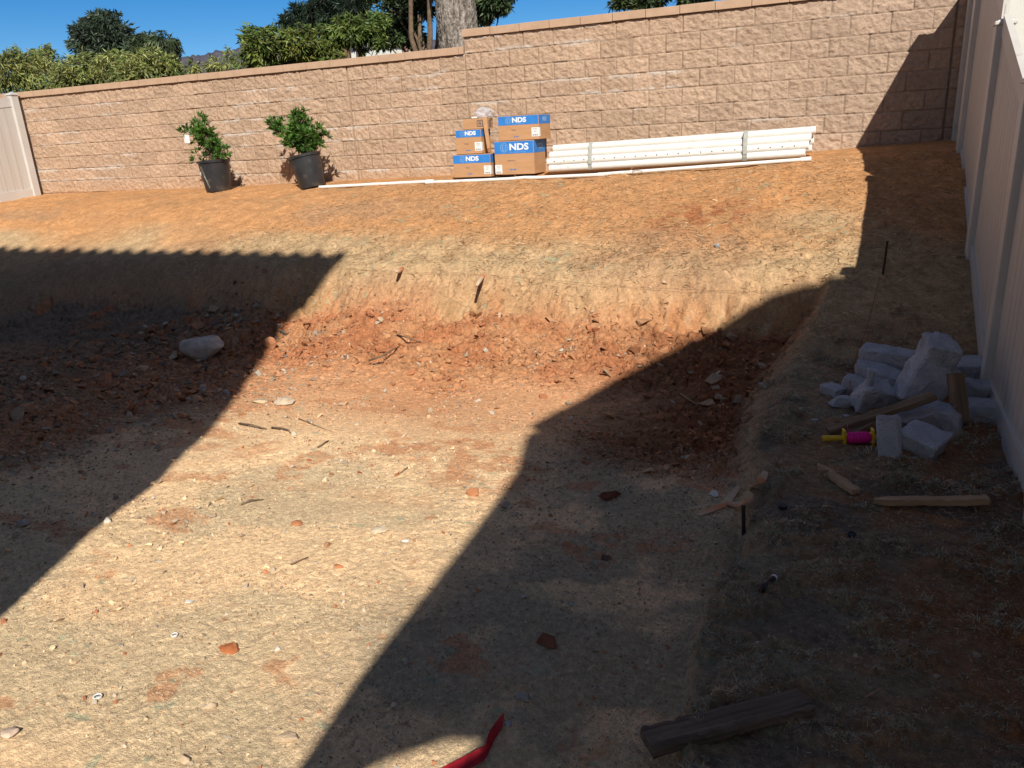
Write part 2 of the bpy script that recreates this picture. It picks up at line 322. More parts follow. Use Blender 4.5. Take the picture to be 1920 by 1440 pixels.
# ================================================================== SETTING: ground
def ground_mesh():
    th = np.radians(np.concatenate([np.arange(-78, -66, .5), np.arange(-66, 19.5, .095), np.arange(19.5, 34, .4)]))
    r = [0.9]
    while r[-1] < 19:
        q = r[-1]; r.append(q + (.0065 if q < 5 else .0075 if q < 7 else .0085 if q < 10 else .02 if q < 13 else .05))
    r = np.array(r); T, R = np.meshgrid(th, r)
    X = (R * np.sin(T)).ravel(); Y = (R * np.cos(T)).ravel()
    keep_Y = 10.6; Y2 = np.minimum(Y, keep_Y + (Y - keep_Y) * .05)
    Y = np.where(Y > keep_Y, Y2, Y)
    Z = ground_h(X, Y)
    Z = np.where(X > 2.6, Z - .0, Z)
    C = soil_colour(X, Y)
    F = grid_faces(len(th), len(r))[:, ::-1]
    return np.stack([X, Y, Z], 1), F, C
def soil_colour(X, Y):
    m, face, rub, berm, slope, w, w2 = zones(X, Y)
    n1 = fbm(X * 2.3, Y * 2.9, 101, 5); n2 = fbm(X * 9, Y * 12, 111, 4); n3 = fbm(X * .7, Y * 1.2, 121, 4); n4 = fbm(X * 30, Y * 34, 131, 3)
    A = lambda *c: np.array(c)[None, :]
    t = lambda v: v[:, None]
    floor = mixa(A(.84, .595, .355), A(.78, .56, .335), t(sstep(.35, .65, n1)))
    floor = mixa(floor, A(.58, .48, .31), t(sstep(.55, .68, n3) * .6))
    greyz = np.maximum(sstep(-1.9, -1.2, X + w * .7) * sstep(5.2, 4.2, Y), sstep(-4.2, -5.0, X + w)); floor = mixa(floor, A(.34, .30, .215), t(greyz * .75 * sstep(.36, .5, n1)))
    redm = sstep(.52, .62, fbm(X * 1.6 + 3, Y * 3.2, 141, 5)) * sstep(2.9, 4.4, Y) + sstep(.66, .70, fbm(X * 3.2, Y * 3.6, 151, 4)) * .8
    floor = mixa(floor, A(.56, .25, .12), t(np.clip(redm, 0, 1) * .75 * sstep(.3, .55, n2)))
    floor = mixa(floor, A(.60, .31, .16), t(sstep(3.9, 5.3, Y) * .85))
    rubc = mixa(A(.47, .20, .095), A(.53, .27, .135), t(sstep(.35, .62, n1)))
    rubc = mixa(rubc, A(.38, .145, .065), t(sstep(.55, .7, n2) * .5))
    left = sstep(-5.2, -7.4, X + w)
    rubc = mixa(rubc, A(.25, .19, .135), t(left * .95 * sstep(.34, .5, n1 + .12 * left)))  # left rubble colour darkened and greyed to deepen the shade there
    facec = mixa(A(.42, .26, .13), A(.46, .21, .092), t(sstep(.42, .6, fbm(X * 3.2, Y * 1.0, 161, 4)) * .9))
    tm = sstep(.30, .42, np.abs(((X * 4.4 + w2 * .9) % 1) - .5)) * sstep(-4.2, -3.2, X) * sstep(.35, .5, n3 + .1); facec = mixa(facec, A(.56, .43, .27), t(tm * .5 * sstep(.3, .5, n2)))
    slopec = mixa(A(.52, .272, .122), A(.465, .252, .118), t(sstep(.38, .62, n1)))
    slopec = mixa(slopec, A(.45, .335, .20), t(sstep(8.05, 7.3, Y + (n3 - .5) * 1.6) * .85))
    slopec = mixa(slopec, A(.38, .24, .145), t(sstep(.56, .68, n3) * .55 * sstep(8.9, 8.2, Y)))
    rp = np.exp(-((X + 1.25) / .55) ** 2 - ((Y - 8.05) / .28) ** 2)
    slopec = mixa(slopec, A(.30, .105, .045), t(np.clip(rp * sstep(.35, .6, n2) * 1.2, 0, 1) * .8))
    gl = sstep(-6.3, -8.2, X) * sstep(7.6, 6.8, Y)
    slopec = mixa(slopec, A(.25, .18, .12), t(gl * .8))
    n5 = fbm(X * 70, Y * 80, 133, 2); slopec = slopec * t(.80 + .42 * n2) * t(.84 + .34 * n4) * t(.86 + .28 * n5)
    rubc = mixa(rubc, rubc * A(.66, .58, .55), t(sstep(-1.9, -1.2, X + w * .6))) * .92; rubc = rubc * t(.76 + .46 * n4); floor = floor * t(.86 + .28 * n5) * t(.90 + .2 * n4)  # right corner rubble tinted darker, pit shade put into its colour
    rt = sstep(-.2, 1.0, X + (n3 - .5) * 1.1 + .12)
    bermc = mixa(A(.30, .235, .155), A(.27, .13, .065), t(rt))
    bermc = mixa(bermc, A(.24, .235, .165), t(sstep(.53, .66, fbm(X * 4, Y * 6, 171, 4)) * .7 * (1 - rt * .6)))
    bermc = mixa(bermc, A(.155, .135, .115), t(sstep(.55, .62, fbm(X * 2.2, Y * 3.2, 181, 4)) * .7))
    bermc = mixa(bermc, A(.42, .20, .08), t(sstep(.60, .70, fbm(X * 5, Y * 9, 191, 4)) * .45 * rt))
    bermc = bermc * t(.66 + .60 * n4) * t(.8 + .4 * n5)
    edge = np.exp(-((m - .5) / .3) ** 2) * sstep(6.3, 5.5, Y)
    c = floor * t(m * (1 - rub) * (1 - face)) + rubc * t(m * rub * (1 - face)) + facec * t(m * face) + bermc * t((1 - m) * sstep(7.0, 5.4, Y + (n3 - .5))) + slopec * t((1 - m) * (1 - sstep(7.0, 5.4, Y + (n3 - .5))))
    c = mixa(c, A(.46, .34, .21), t(edge * .75 * (X > -2)))
    g = sstep(.74, .80, fbm(X * 13, Y * 15, 201, 3)) * sstep(.55, .6, fbm(X, Y, 203, 3)) * (1 - rub)
    c = mixa(c, A(.25, .38, .27), t(g * .45))
    return np.clip(c * t(.93 + .14 * n4), .01, .9)
V, F, C = ground_mesh()
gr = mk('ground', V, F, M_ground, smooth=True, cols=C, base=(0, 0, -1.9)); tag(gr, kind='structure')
# ground all round, out to the horizon, lower than the yard, in rings
def far_ground():
    V = []; F = []
    rings = [(0.0, -2.03), (1.5, -2.03), (6, -2.06)]
    V = [(-200, -200, -2.3), (200, -200, -2.3), (200, 0.9, -2.3), (-200, .9, -2.3)]
    # behind the camera and beside: a broad sheet under everything
    Vb = [(-900, -900, -2.35), (900, -900, -2.35), (900, 2600, -2.35), (-900, 2600, -2.35)]
    return Vb, [[0, 1, 2, 3]]
Vb, Fb = far_ground()
tag(mk('land', Vb, Fb, M_back), kind='structure')
# patio slab behind the camera, between yard and house
tag(MB().box((-4, -.95, -1.99), (30, 3.6, .16)).build('patio', M_stucco), kind='structure')
# raised land beyond the wall
def upper_land():
    xs = np.linspace(-90, 60, 80); ys = np.concatenate([np.linspace(10.35, 30, 30), np.linspace(34, 160, 20)])
    Xg, Yg = np.meshgrid(xs, ys); Zg = -.45 + .25 * (fbm(Xg * .2, Yg * .2, 5, 3) - .5) - .02 * np.clip(Yg - 30, 0, 200)
    return np.stack([Xg.ravel(), Yg.ravel(), Zg.ravel()], 1), grid_faces(80, 50)
V, F = upper_land(); tag(mk('terrain', V, F, M_back, smooth=True), kind='structure')
# far dark hill
def far_hill():
    # ridge traced left to right, 420 m off
    pts = [(120, 128), (250, 118), (345, 107), (380, 101), (430, 95), (480, 87), (560, 80), (640, 74), (760, 70), (900, 78)]
    ridge = []
    D = 420.0
    for x, y in pts:
        r = ray(x, y); r = r * (D / np.linalg.norm(r[:2])); ridge.append(r)
    ridge = np.array(ridge); n = 120; u = np.linspace(0, len(ridge) - 1, n)
    R_ = np.stack([np.interp(u, np.arange(len(ridge)), ridge[:, k]) for k in range(3)], 1)
    R_[:, 2] += (fbm(u * 6, u * 0, 3, 4) - .5) * 3.0
    rows = []
    d = R_[:, :2] / np.linalg.norm(R_[:, :2], axis=1)[:, None]
    for k, (s, f) in enumerate([(-190, 0.0), (-150, .22), (-110, .45), (-70, .68), (-35, .86), (0, 1.0), (60, .8), (140, 0)]):
        P = R_.copy(); P[:, :2] += d * s; P[:, 2] = -6 + (R_[:, 2] + 6) * f + (fbm(u * 3 + k * 3, u * 0 + k, 9, 3) - .5) * (0 if f in (0, 1) else 5)
        rows.append(P)
    return np.concatenate(rows), grid_faces(n, 8)[:, ::-1]
V, F = far_hill(); tag(mk('hills', V, F, M_hill, smooth=True), kind='structure')

# ================================================================== block wall
WY = 10.01; C0 = .983; CH = .2032; BL = .4064; XSTEP = -4.70; XR = 1.34; XL = -19.0; XJ = -6.56; XJ2 = 1.02
def wall_tone(X, Z, bid):
    n = fbm(X * 3, Z * 4, 301, 4); n2 = fbm(X * 22, Z * 26, 311, 3)
    c = mixa(np.array([.515, .37, .262])[None], np.array([.445, .315, .222])[None], n[:, None])
    c = mixa(c, np.array([.42, .32, .25])[None], (sstep(-3, 0.8, X) * .65)[:, None])
    c = c * (.90 + .17 * bid[:, None]) * (.90 + .20 * n2[:, None])
    return c
def wall_piece(name, x0, x1, topline, label_=None, parent=None, phase=0.0):
    dx = .0085; dz = .0075
    xs = np.arange(x0, x1 + dx * .5, dx); xs[-1] = x1
    z1 = C0 + CH * topline; zs = np.linspace(-1.0, z1, int((z1 + 1.0) / dz))
    X, Z = np.meshgrid(xs, zs); X = X.ravel(); Z = Z.ravel()
    wobx = (fbm(X * 1.1, Z * 0 + 3, 4, 2) - .5) * .006
    k = np.floor((z1 - Z - wobx) / CH + 1e-6); fz = (z1 - Z - wobx) / CH - k
    off = np.where((k.astype(int) + (1 if topline else 0)) % 2 == 0, 0.0, .5)
    u = (X - phase) / BL + off; iu = np.floor(u); fu = u - iu
    dzm = np.minimum(fz, 1 - fz) * CH; dxm = np.minimum(fu, 1 - fu) * BL
    dj = np.minimum(np.abs(X - x0 - .002), np.abs(X - x1 + .002))
    d = np.minimum(np.minimum(dzm, dxm), dj)
    bid = _h(iu, k + 50, 77); bid2 = _h(iu, k + 50, 78)
    rough = (fbm(X * 17 + bid * 50, Z * 21 + bid2 * 50, 5, 5, .62) - .5) * .034
    tiltx = (fu - .5) * (bid - .5) * .009 + (fz - .5) * (bid2 - .5) * .009
    edge = sstep(.003, .012, d)
    y = WY - (rough + tiltx + .003) * edge - .002 + np.where(d < .0050, .007, 0)
    C = wall_tone(X, Z, bid)
    joint = (d < .0065)
    C = np.where(joint[:, None], C * .74, C)
    eff = sstep(.56, .74, fbm(X * .9 + 7, k * 3.7, 401, 3)) * np.exp(-(np.minimum(fz, 1 - fz) * CH / .030) ** 2) * sstep(.38, .58, fbm(X * 9, Z * 20, 411, 3))
    low = sstep(1.5, -3, X) * .6 + .4
    C = mixa(C, np.array([.62, .60, .56])[None], np.clip(eff * low, 0, .45)[:, None])
    basel = sstep(-.38, -.75, Z) * fbm(X * 4, Z * 4, 7, 3)
    C = mixa(C, np.array([.50, .29, .15])[None], (basel * .8)[:, None])
    V = np.stack([X, y, Z], 1); F = grid_faces(len(xs), len(zs))
    o = mk(name, V, F, M_wall, parent, smooth=True, cols=C)
    return o
wall = thing('block_wall', 'long tan split face block wall with a stepped cap, closing the far end of the yard', 'wall', (-6, WY, -.65))
wall_piece('block_face', XL, XJ - .006, 0, parent=wall, phase=-6.56)
wall_piece('block_face', XJ + .006, XSTEP, 0, parent=wall, phase=-1.629 + .2032)
wall_piece('block_face', XSTEP, XJ2 - .004, 1, parent=wall, phase=-1.629)
wall_piece('block_face', XJ2 + .006, XR, 1, parent=wall, phase=-1.629)
core = MB(); core.box(((XL + XSTEP) / 2, WY + .13, -.05), (XSTEP - XL, .20, 2.05)); core.box(((XR + XSTEP) / 2 + .001, WY + .13, .051), (XR - XSTEP - .004, .20, 2.256))
core.build('block_core', M_cap, wall)
cp = MB()
def caps(x0, x1, z):
    x = x0
    while x < x1 - .02:
        w = min(BL, x1 - x); cp.box((x + w / 2, WY + .095 + rnd.uniform(-.003, .003), z + .046 + rnd.uniform(-.002, .002)), (w - .006, .26, .092), bev=.004); x += w
caps(XL, XSTEP - .004, C0); caps(XSTEP - .012, XR, C0 + CH)
cp.build('wall_cap', M_cap, wall)

# ================================================================== fences
FB = np.array([1.17, 10.01]); FD = np.array([.03, 1.0])      # right fence line: runs from the wall towards the camera
def fx(Y): return 1.17 - .03 * (10.01 - Y)
def box_y(mb, x0, x1, y0, z00, z01, y1, z10, z11):
    """a board running along Y: bottom/top heights at both ends"""
    V = [(x0 + fx(y0), y0, z00), (x1 + fx(y0), y0, z00), (x1 + fx(y0), y0, z01), (x0 + fx(y0), y0, z01), (x0 + fx(y1), y1, z10), (x1 + fx(y1), y1, z10), (x1 + fx(y1), y1, z11), (x0 + fx(y1), y1, z11)]
    mb.add(V, [[0, 1, 2, 3], [7, 6, 5, 4], [0, 4, 5, 1], [1, 5, 6, 2], [2, 6, 7, 3], [3, 7, 4, 0]])
def fence_post(root, x, y, z0, z1, name='post', s=.127):
    p = MB().box((x, y, (z0 + z1) / 2), (s, s, z1 - z0), bev=.008).build(name, M_vinylt, root)
    c = MB().box((x, y, z1 + .014), (s + .026, s + .026, .028), bev=.006)
    n = len(c.v); h = (s + .0) / 2
    c.add([(x - h, y - h, z1 + .027), (x + h, y - h, z1 + .027), (x + h, y + h, z1 + .027), (x - h, y + h, z1 + .027), (x, y, z1 + .062)], [[0, 1, 4], [1, 2, 4], [2, 3, 4], [3, 0, 4], [3, 2, 1, 0]])
    c.build('post_cap', M_vinylt, p)
    return p
def fence_panel(root, y0, y1, z0b, z1b, z0t, z1t):
    """y0 far end, y1 near end; b = bottom of the bottom rail, t = top of the top rail"""
    pb = MB(); n = 12
    for i in range(n):
        a, b = i / n, (i + 1) / n
        ya, yb = y0 + (y1 - y0) * a, y0 + (y1 - y0) * b
        g = .0035 * (1 if y1 < y0 else -1)
        L0 = lambda q: z0b + (z1b - z0b) * q
        L1 = lambda q: z0t + (z1t - z0t) * q
        box_y(pb, -.014, .014, ya - g, L0(a) + .10, L1(a) - .05, yb + g, L0(b) + .10, L1(b) - .05)
        box_y(pb, -.005, .005, yb + g, L0(b) + .10, L1(b) - .05, yb - g, L0(b) + .10, L1(b) - .05)
    pan = pb.build('panel', M_vinyl, root)
    r = MB(); box_y(r, -.034, .034, y0, z0b, z0b + .20, y1, z1b, z1b + .20); r.build('bottom_rail', M_vinylt, root)
    r = MB(); box_y(r, -.022, .022, y0, z0t - .15, z0t, y1, z1t - .15, z1t); r.build('top_rail', M_vinylt, root)
rf = thing('vinyl_fence', 'tall shaded vinyl privacy fence stepping down the slope beside the broken concrete', 'fence', (fx(7.5), 7.5, -1.3))
posts = [(9.93, -.40, 1.38), (9.28, -.50, 1.33), (7.42, -1.34, .56), (5.69, -1.98, .10), (3.85, -2.0, .10), (1.98, -2.0, .10), (.1, -2.0, .10)]
for (y, z0, z1) in posts: fence_post(rf, fx(y) + .0, y, z0, z1)
fence_panel(rf, 9.87, 9.34, -.50, -.55, 1.24, 1.22)
fence_panel(rf, 9.22, 7.48, -.62, -1.32, 1.42, .76)
fence_panel(rf, 7.36, 5.75, -1.30, -1.93, .63, .02)
fence_panel(rf, 5.63, 3.91, -1.93, -1.93, .08, .08)
fence_panel(rf, 3.79, 2.04, -1.93, -1.93, .08, .08)
fence_panel(rf, 1.92, .16, -1.93, -1.93, .08, .08)
# left fence
LX = -13.28
lf = thing('vinyl_fence', 'sunlit cream vinyl fence panel and post meeting the left end of the block wall', 'fence', (LX, 8, -.8))
for y in (9.86, 7.95, 6.05, 4.15): fence_post(lf, LX, y, -1.1 - (9.86 - y) * .3, 1.02 - (9.86 - y) * .12)
_fx = fx
def fx(Y): return LX
for (ya, yb, a, b, c, d) in ((9.80, 8.01, -.74, -.80, .99, .80), (7.89, 6.11, -.95, -1.55, .77, .55), (5.99, 4.21, -1.6, -1.95, .54, .3)):
    fence_panel(lf, ya, yb, a, b, c, d)
fx = _fx

# ================================================================== the house behind the camera (unseen; outlines shaped to cast the yard's big shadows)
HY = -1.5
def prism(poly, y0, y1):
    n = len(poly); V = [(x, y0, z) for x, z in poly] + [(x, y1, z) for x, z in poly]
    F = [list(range(n))[::-1], list(range(n, 2 * n))] + [[i, (i + 1) % n, (i + 1) % n + n, i + n] for i in range(n)]
    return V, F
def wall_with(name, poly, y0, y1, mat, root):
    V, F = prism(poly, y0, y1); m = MB(); m.add(V, F); return m.build(name, mat, root)
ha = thing('house', 'two-storey stucco house wing unseen behind the viewer, outline shaped to cast the left shadow', 'house', (-6, HY - 2, -1.9))
wall_with('wall', [(-1.50, -2.2), (-1.42, .6), (-1.33, 1.23), (-1.15, 2.03), (-1.01, 2.55), (-.88, 3.41), (-.82, 4.5), (-.66, 5.49), (-.62, 6.3), (-15, 6.3), (-15, -2.2)][::-1], HY, HY - 5, M_ownst, ha)
rfm = MB(); V, F = prism([(-15.5, 6.35), (-.64, 6.35), (-.60, 6.50), (-.17, 6.78), (.10, 7.06), (.10, 7.14), (-15.5, 7.38)][::-1], HY + .1, HY - 5.4); rfm.add(V, F); rfo = rfm.build('roof', M_tile, ha)
tl = MB(); x = .02
while x > -15.3:
    z = 7.10 + (.10 - x) * .0152
    tl.tube([(x, HY - .9, z - .03), (x, HY + .20, z - .03)], .085, 8); x -= .30
tl.build('roof_tiles', M_tile, rfo, smooth=True)
hb = thing('house', 'lower gabled stucco house wing unseen behind the viewer, outline shaped to cast the right shadow', 'house', (5, HY - 2, -1.9))
B1 = [(9.6, 7.05), (5.47, 7.02), (5.2, 6.90), (4.95, 6.86), (4.65, 6.72), (3.66, 5.86), (2.88, 5.14), (2.14, 4.38), (1.90, 4.10), (1.98, 3.95), (9.6, 3.95)]
V, F = prism(B1[::-1], HY, HY - .08); m = MB(); m.add(V, F); rb = m.build('roof', M_tile, hb)
B2 = [(9.4, 3.94), (1.84, 3.94), (1.66, 3.4), (1.23, 2.6), (.87, 1.97), (.60, 1.50), (.36, 1.02), (.30, .88), (.49, 1.02), (.74, 1.21), (.98, 1.35), (1.14, 1.39), (1.02, 1.25), (.90, 1.14), (.72, .92), (.55, .7), (.55, -2.2), (9.4, -2.2)]  # low notch in the outline lets the small sunlit patch through
V, F = prism(B2[::-1], HY, HY - .12); m = MB(); m.add(V, F); m.build('wall', M_ownst, hb)
m = MB().box((7, HY - 3.5, .5), (5.0, 6.0, 5.4)); m.build('wall', M_ownst, hb)

# neighbour's pale house beyond the right fence
nh = thing('house', 'pale stucco corner of the neighbour house above the top of the right fence', 'house', (3, 9.9, -1.5))
V, F = prism([(1.37, -1.5), (6.5, -1.5), (6.5, 2.6), (1.37, 2.6)][::-1], 9.62, 9.98); m = MB(); m.add(V, F); m.build('wall', M_stucco, nh)
m = MB(); V, F = prism([(1.30, 2.6), (6.9, 2.6), (6.9, 2.72), (1.30, 2.72)][::-1], 9.45, 9.99); m.add(V, F); m.build('roof', M_tile, nh)
# white house glimpsed beyond the wall through the shrubs
wh = thing('house', 'white wall of a far house glimpsed between shrubs just above the wall cap', 'house', (-20, 34, 0))
def from_px(pts, Y): return [(at_y(x, y, Y)[0], at_y(x, y, Y)[2]) for x, y in pts]
poly = from_px([(627, 130), (627, 107), (668, 97), (700, 95), (738, 88), (757, 88), (764, 96), (800, 96), (800, 130)], 32)
V, F = prism(poly, 32, 40); m = MB(); m.add(V, F); m.build('wall', M_stucco, wh)
m = MB(); pr = from_px([(736, 88), (738, 86), (757, 86), (765, 95), (763, 96), (756, 88.5)], 31.9); V, F = prism(pr, 31.9, 40.1); m.add(V, F); m.build('roof', M_tile, wh)

# ================================================================== foliage
def leaf_quads(P, D, L, Wd, tone, droop=.3, rs=NR):
    """P centres (n,3), D directions (n,3); folded diamond leaves; returns V, F, C"""
    n = len(P); D = D / (np.linalg.norm(D, axis=1)[:, None] + 1e-9)
    R = rs.normal(size=(n, 3)); S = np.cross(D, R); S /= (np.linalg.norm(S, axis=1)[:, None] + 1e-9)
    L = np.asarray(L).reshape(-1, 1) * np.ones((n, 1)); Wd = np.asarray(Wd).reshape(-1, 1) * np.ones((n, 1))
    Nn = np.cross(D, S)
    a = P; b = P + D * L * .45 + S * Wd * .5 + Nn * Wd * .12; c = P + D * L + Nn * L * -.12; d = P + D * L * .45 - S * Wd * .5 + Nn * Wd * .12
    V = np.stack([a, b, c, d], 1).reshape(-1, 3); F = np.arange(4 * n).reshape(n, 4)
    C = np.repeat(tone, 4, axis=0)
    return V, F, C
def blob_leaves(blobs, n, L, Wd, seed, droop=.2, shell=.55, var=.35, warm=0.0, clump=.35):
    rs = np.random.RandomState(seed)
    vol = np.array([b[3] * b[4] * b[5] for b in blobs]) ** .75; vol = vol / vol.sum()
    P = []; D = []; T = []
    for b, f in zip(blobs, vol):
        k = int(n * f) + 5
        nc = max(6, int(k / 26))
        cd = rs.normal(size=(nc, 3)); cd /= np.linalg.norm(cd, axis=1)[:, None]
        cr = shell + (1 - shell) * rs.rand(nc, 1) ** .6
        cc = cd * cr * (1 + .22 * (rs.rand(nc, 1) - .4))
        ct = 1 + var * (rs.rand(nc) - .5) * 1.6
        i = rs.randint(0, nc, k)
        p = cc[i] + rs.normal(size=(k, 3)) * clump * .42
        q = p * np.array(b[3:6]) + np.array(b[:3])
        dd = p / (np.linalg.norm(p, axis=1)[:, None] + .1) + rs.normal(size=(k, 3)) * .8; dd[:, 2] -= droop * 1.6
        P.append(q); D.append(dd); T.append(ct[i] * (1 + .3 * (rs.rand(k) - .5)))
    P = np.concatenate(P); D = np.concatenate(D); T = np.concatenate(T)
    tone = np.stack([T * (1 + warm * rs.rand(len(T))), T, T * (1 - .3 * warm)], 1)
    return leaf_quads(P, D, L * (.7 + .6 * rs.rand(len(P))), Wd * (.7 + .6 * rs.rand(len(P))), tone, rs=rs)
def limb(mb, a, b, r0, r1, seed, n=5, wob=.12, ns=7):
    rr = random.Random(seed); a = Vector(a); b = Vector(b); l = (b - a).length
    pts = [a.lerp(b, i / n) + Vector((rr.uniform(-1, 1), rr.uniform(-1, 1), rr.uniform(-.4, .4))) * l * wob * (0 if i in (0, n) else .5) for i in range(n + 1)]
    mb.tube(pts, [r0 + (r1 - r0) * i / n for i in range(n + 1)], ns); return pts
def make_tree(name, label, cat, Y, px_blobs, mat, n, L, Wd, seed, trunk=None, group=None, droop=.2, warm=0.0, var=.35, shell=.5, clump=.35, ground_z=-.5, depth=.8, extra=None, sprigs=0):
    """px_blobs: (px, py, half width px, half height px, dY) of each lump of the crown, put at distance Y+dY"""
    blobs = []
    for (x, y, rw, rh, dy) in px_blobs:
        c = at_y(x, y, Y + dy); e = at_y(x + rw, y, Y + dy); g = at_y(x, y + rh, Y + dy)
        rx_ = abs(e[0] - c[0]); rz_ = abs(g[2] - c[2]); blobs.append((c[0], c[1], c[2], rx_ * .92, max(rx_, rz_) * depth, rz_))
    if extra: blobs += extra
    bx = np.mean([b[0] for b in blobs]); by = np.mean([b[1] for b in blobs])
    t0 = trunk or (bx, by, .12)
    root = thing(name, label, cat, (t0[0], t0[1], ground_z), group)
    mb = MB()
    zc = np.mean([b[2] for b in blobs]); top = (t0[0] + .1, t0[1], zc - .1)
    limb(mb, (t0[0], t0[1], ground_z - .1), top, t0[2], t0[2] * .55, seed, wob=.05)
    for i, b in enumerate(blobs):
        h = ground_z + (zc - ground_z) * (.35 + .5 * ((i * 37) % 10) / 10)
        limb(mb, (t0[0] + .05, t0[1], h), (b[0], b[1], b[2]), t0[2] * .5, t0[2] * .12, seed + i)
        for j in range(4):
            rr = random.Random(seed * 7 + i * 5 + j)
            limb(mb, (b[0], b[1], b[2] - b[5] * .3), (b[0] + rr.uniform(-1, 1) * b[3] * .8, b[1] + rr.uniform(-1, 1) * b[4] * .8, b[2] + rr.uniform(-.2, .9) * b[5]), t0[2] * .16, t0[2] * .04, seed + i + j, ns=5)
    V, F, C = blob_leaves(blobs, n, L, Wd, seed, droop, shell, var, warm, clump)
    if sprigs:
        rs = np.random.RandomState(seed + 5); P = []; D = []; T = []
        for q in range(sprigs):
            b = blobs[rs.randint(len(blobs))]; a = rs.uniform(-.9, .9); p0 = np.array([b[0] + b[3] * math.sin(a) * .9, b[1] + rs.uniform(-.5, .3) * b[4], b[2] + b[5] * math.cos(a) * .85])
            l = b[5] * rs.uniform(.15, .5) + .04; dd = np.array([math.sin(a) * .5 + rs.normal() * .2, rs.normal() * .2, 1.0]); e = p0 + dd * l
            mb.tube([tuple(p0 - dd * l * .6), tuple(p0 + dd * l * .5), tuple(e)], [.006, .004, .002], 4, cap=False); tt = rs.uniform(.8, 1.9)
            for u in np.linspace(0, 1, 13): P.append(p0 + dd * l * u); D.append(rs.normal(size=3) * np.array([1, 1, .5]) + np.array([0, 0, .25 - droop])); T.append(tt * rs.uniform(.8, 1.2))
        T = np.array(T); V2, F2, C2 = leaf_quads(np.array(P), np.array(D), L * rs.uniform(.6, 1.1, len(T)), Wd * rs.uniform(.7, 1.1, len(T)), np.stack([T * 1.1, T, T * .95], 1), rs=rs)
        F = np.concatenate([F, F2 + len(V)]); V = np.concatenate([V, V2]); C = np.concatenate([C, C2])
    mb.build('trunk', M_twig, root, smooth=True)
    mk('crown', V, F, mat, root, cols=C)
    return root
# hedge of pale yellow-green shrubs along the far side of the wall
hedge = [(14, 130, 42, 34, 0, 'far left pale shrub of the hedge, darker green below, at the picture edge'),
         (78, 128, 44, 34, .5, 'second hedge shrub from the left, feathery tips rising behind the fence post'),
         (140, 134, 40, 27, .2, 'yellow-green hedge shrub left of and below the dark round tree'),
         (205, 128, 44, 26, .6, 'yellow-green hedge shrub directly below the dark round tree'),
         (268, 122, 42, 27, .2, 'yellow-green hedge shrub below the small grey-green tree'),
         (312, 124, 26, 17, .5, 'last full hedge shrub before the hill shows, low and pale'),
         (362, 122, 10, 10, .2, 'small thin end shrub of the hedge with sparse drooping leaves')]
for i, (x, y, w_, h_, dy, lab) in enumerate(hedge):
    make_tree('hedge_shrub', lab, 'shrub', 11.8, [(x, y + 5, w_ * .8, h_ * .9, dy), (x - w_ * .45, y + 8, w_ * .5, h_ * .8, dy + .3), (x + w_ * .4, y - 4, w_ * .45, h_ * .85, dy + .2), (x, y + 26, w_, h_, dy)], M_leaf_hedge, 2900 if i < 6 else 260, .125, .030, 40 + i, group='hedge shrubs behind the wall', droop=.55, warm=.35, var=.8, clump=.5, sprigs=46 if i < 5 else 10 if i < 6 else 0, trunk=(at_y(x, y, 11.8 + dy)[0], 11.8 + dy, .03))
make_tree('shrub', 'small see-through shrub with pale seed heads in front of the hill', 'shrub', 12.5, [(412, 118, 18, 12, 0), (432, 110, 12, 14, .3), (400, 124, 14, 8, 0), (449, 116, 9, 12, .2)], M_leaf_hedge, 420, .12, .026, 61, sprigs=4, droop=.6, warm=.25, var=.9, clump=.6, shell=.3, trunk=(at_y(415, 120, 12.5)[0], 12.5, .02))
make_tree('shrub', 'bright leafy shrub with a pinkish sprig at its top, right of the hill', 'shrub', 12.0, [(488, 95, 24, 30, 0), (470, 80, 14, 22, .1), (505, 70, 16, 14, .3), (495, 112, 30, 20, .3)], M_leaf_mid, 2000, .13, .040, 62, sprigs=40, droop=.5, warm=.5, var=.8, trunk=(at_y(490, 110, 12)[0], 12.0, .025))
make_tree('shrub', 'broad yellow-green shrub under the pine, orange leaves in it', 'shrub', 12.2, [(560, 82, 34, 26, 0), (595, 85, 30, 28, .3), (540, 100, 34, 22, .2), (610, 100, 26, 18, .2)], M_leaf_mid, 3300, .13, .038, 63, sprigs=40, droop=.5, warm=.65, var=.8, trunk=(at_y(570, 110, 12.2)[0], 12.2, .03))
make_tree('shrub', 'darker mottled shrub in front of the white far house', 'shrub', 12.6, [(650, 58, 28, 24, 0), (680, 64, 28, 20, .2), (632, 76, 14, 16, .1), (712, 58, 24, 22, .4), (690, 45, 26, 14, .5), (672, 92, 10, 8, .2), (712, 88, 9, 9, .2)], M_leaf_mid, 3300, .12, .036, 64, sprigs=40, droop=.45, warm=.3, var=.9, trunk=(at_y(662, 100, 12.6)[0], 12.6, .035))
make_tree('tree', 'dark round tree standing alone against the sky at the left', 'tree', 30, [(195, 62, 38, 26, 0), (178, 82, 34, 26, .5), (215, 80, 30, 28, 0), (170, 60, 22, 14, .2), (200, 38, 28, 12, .3), (160, 85, 18, 16, 0), (200, 100, 36, 22, 0)], M_leaf_dark, 9500, .30, .085, 65, sprigs=120, warm=.15, var=.7, droop=.3, clump=.3, trunk=(at_y(195, 100, 30)[0], 30, .3))
make_tree('tree', 'feathery grey-green tree just right of the dark round tree', 'tree', 30, [(273, 78, 18, 18, 0), (263, 92, 18, 16, 0)], M_leaf_gum, 1900, .34, .07, 66, warm=.2, var=.8, droop=1.1, shell=.3, clump=.45, trunk=(at_y(268, 100, 30)[0], 30, .18))
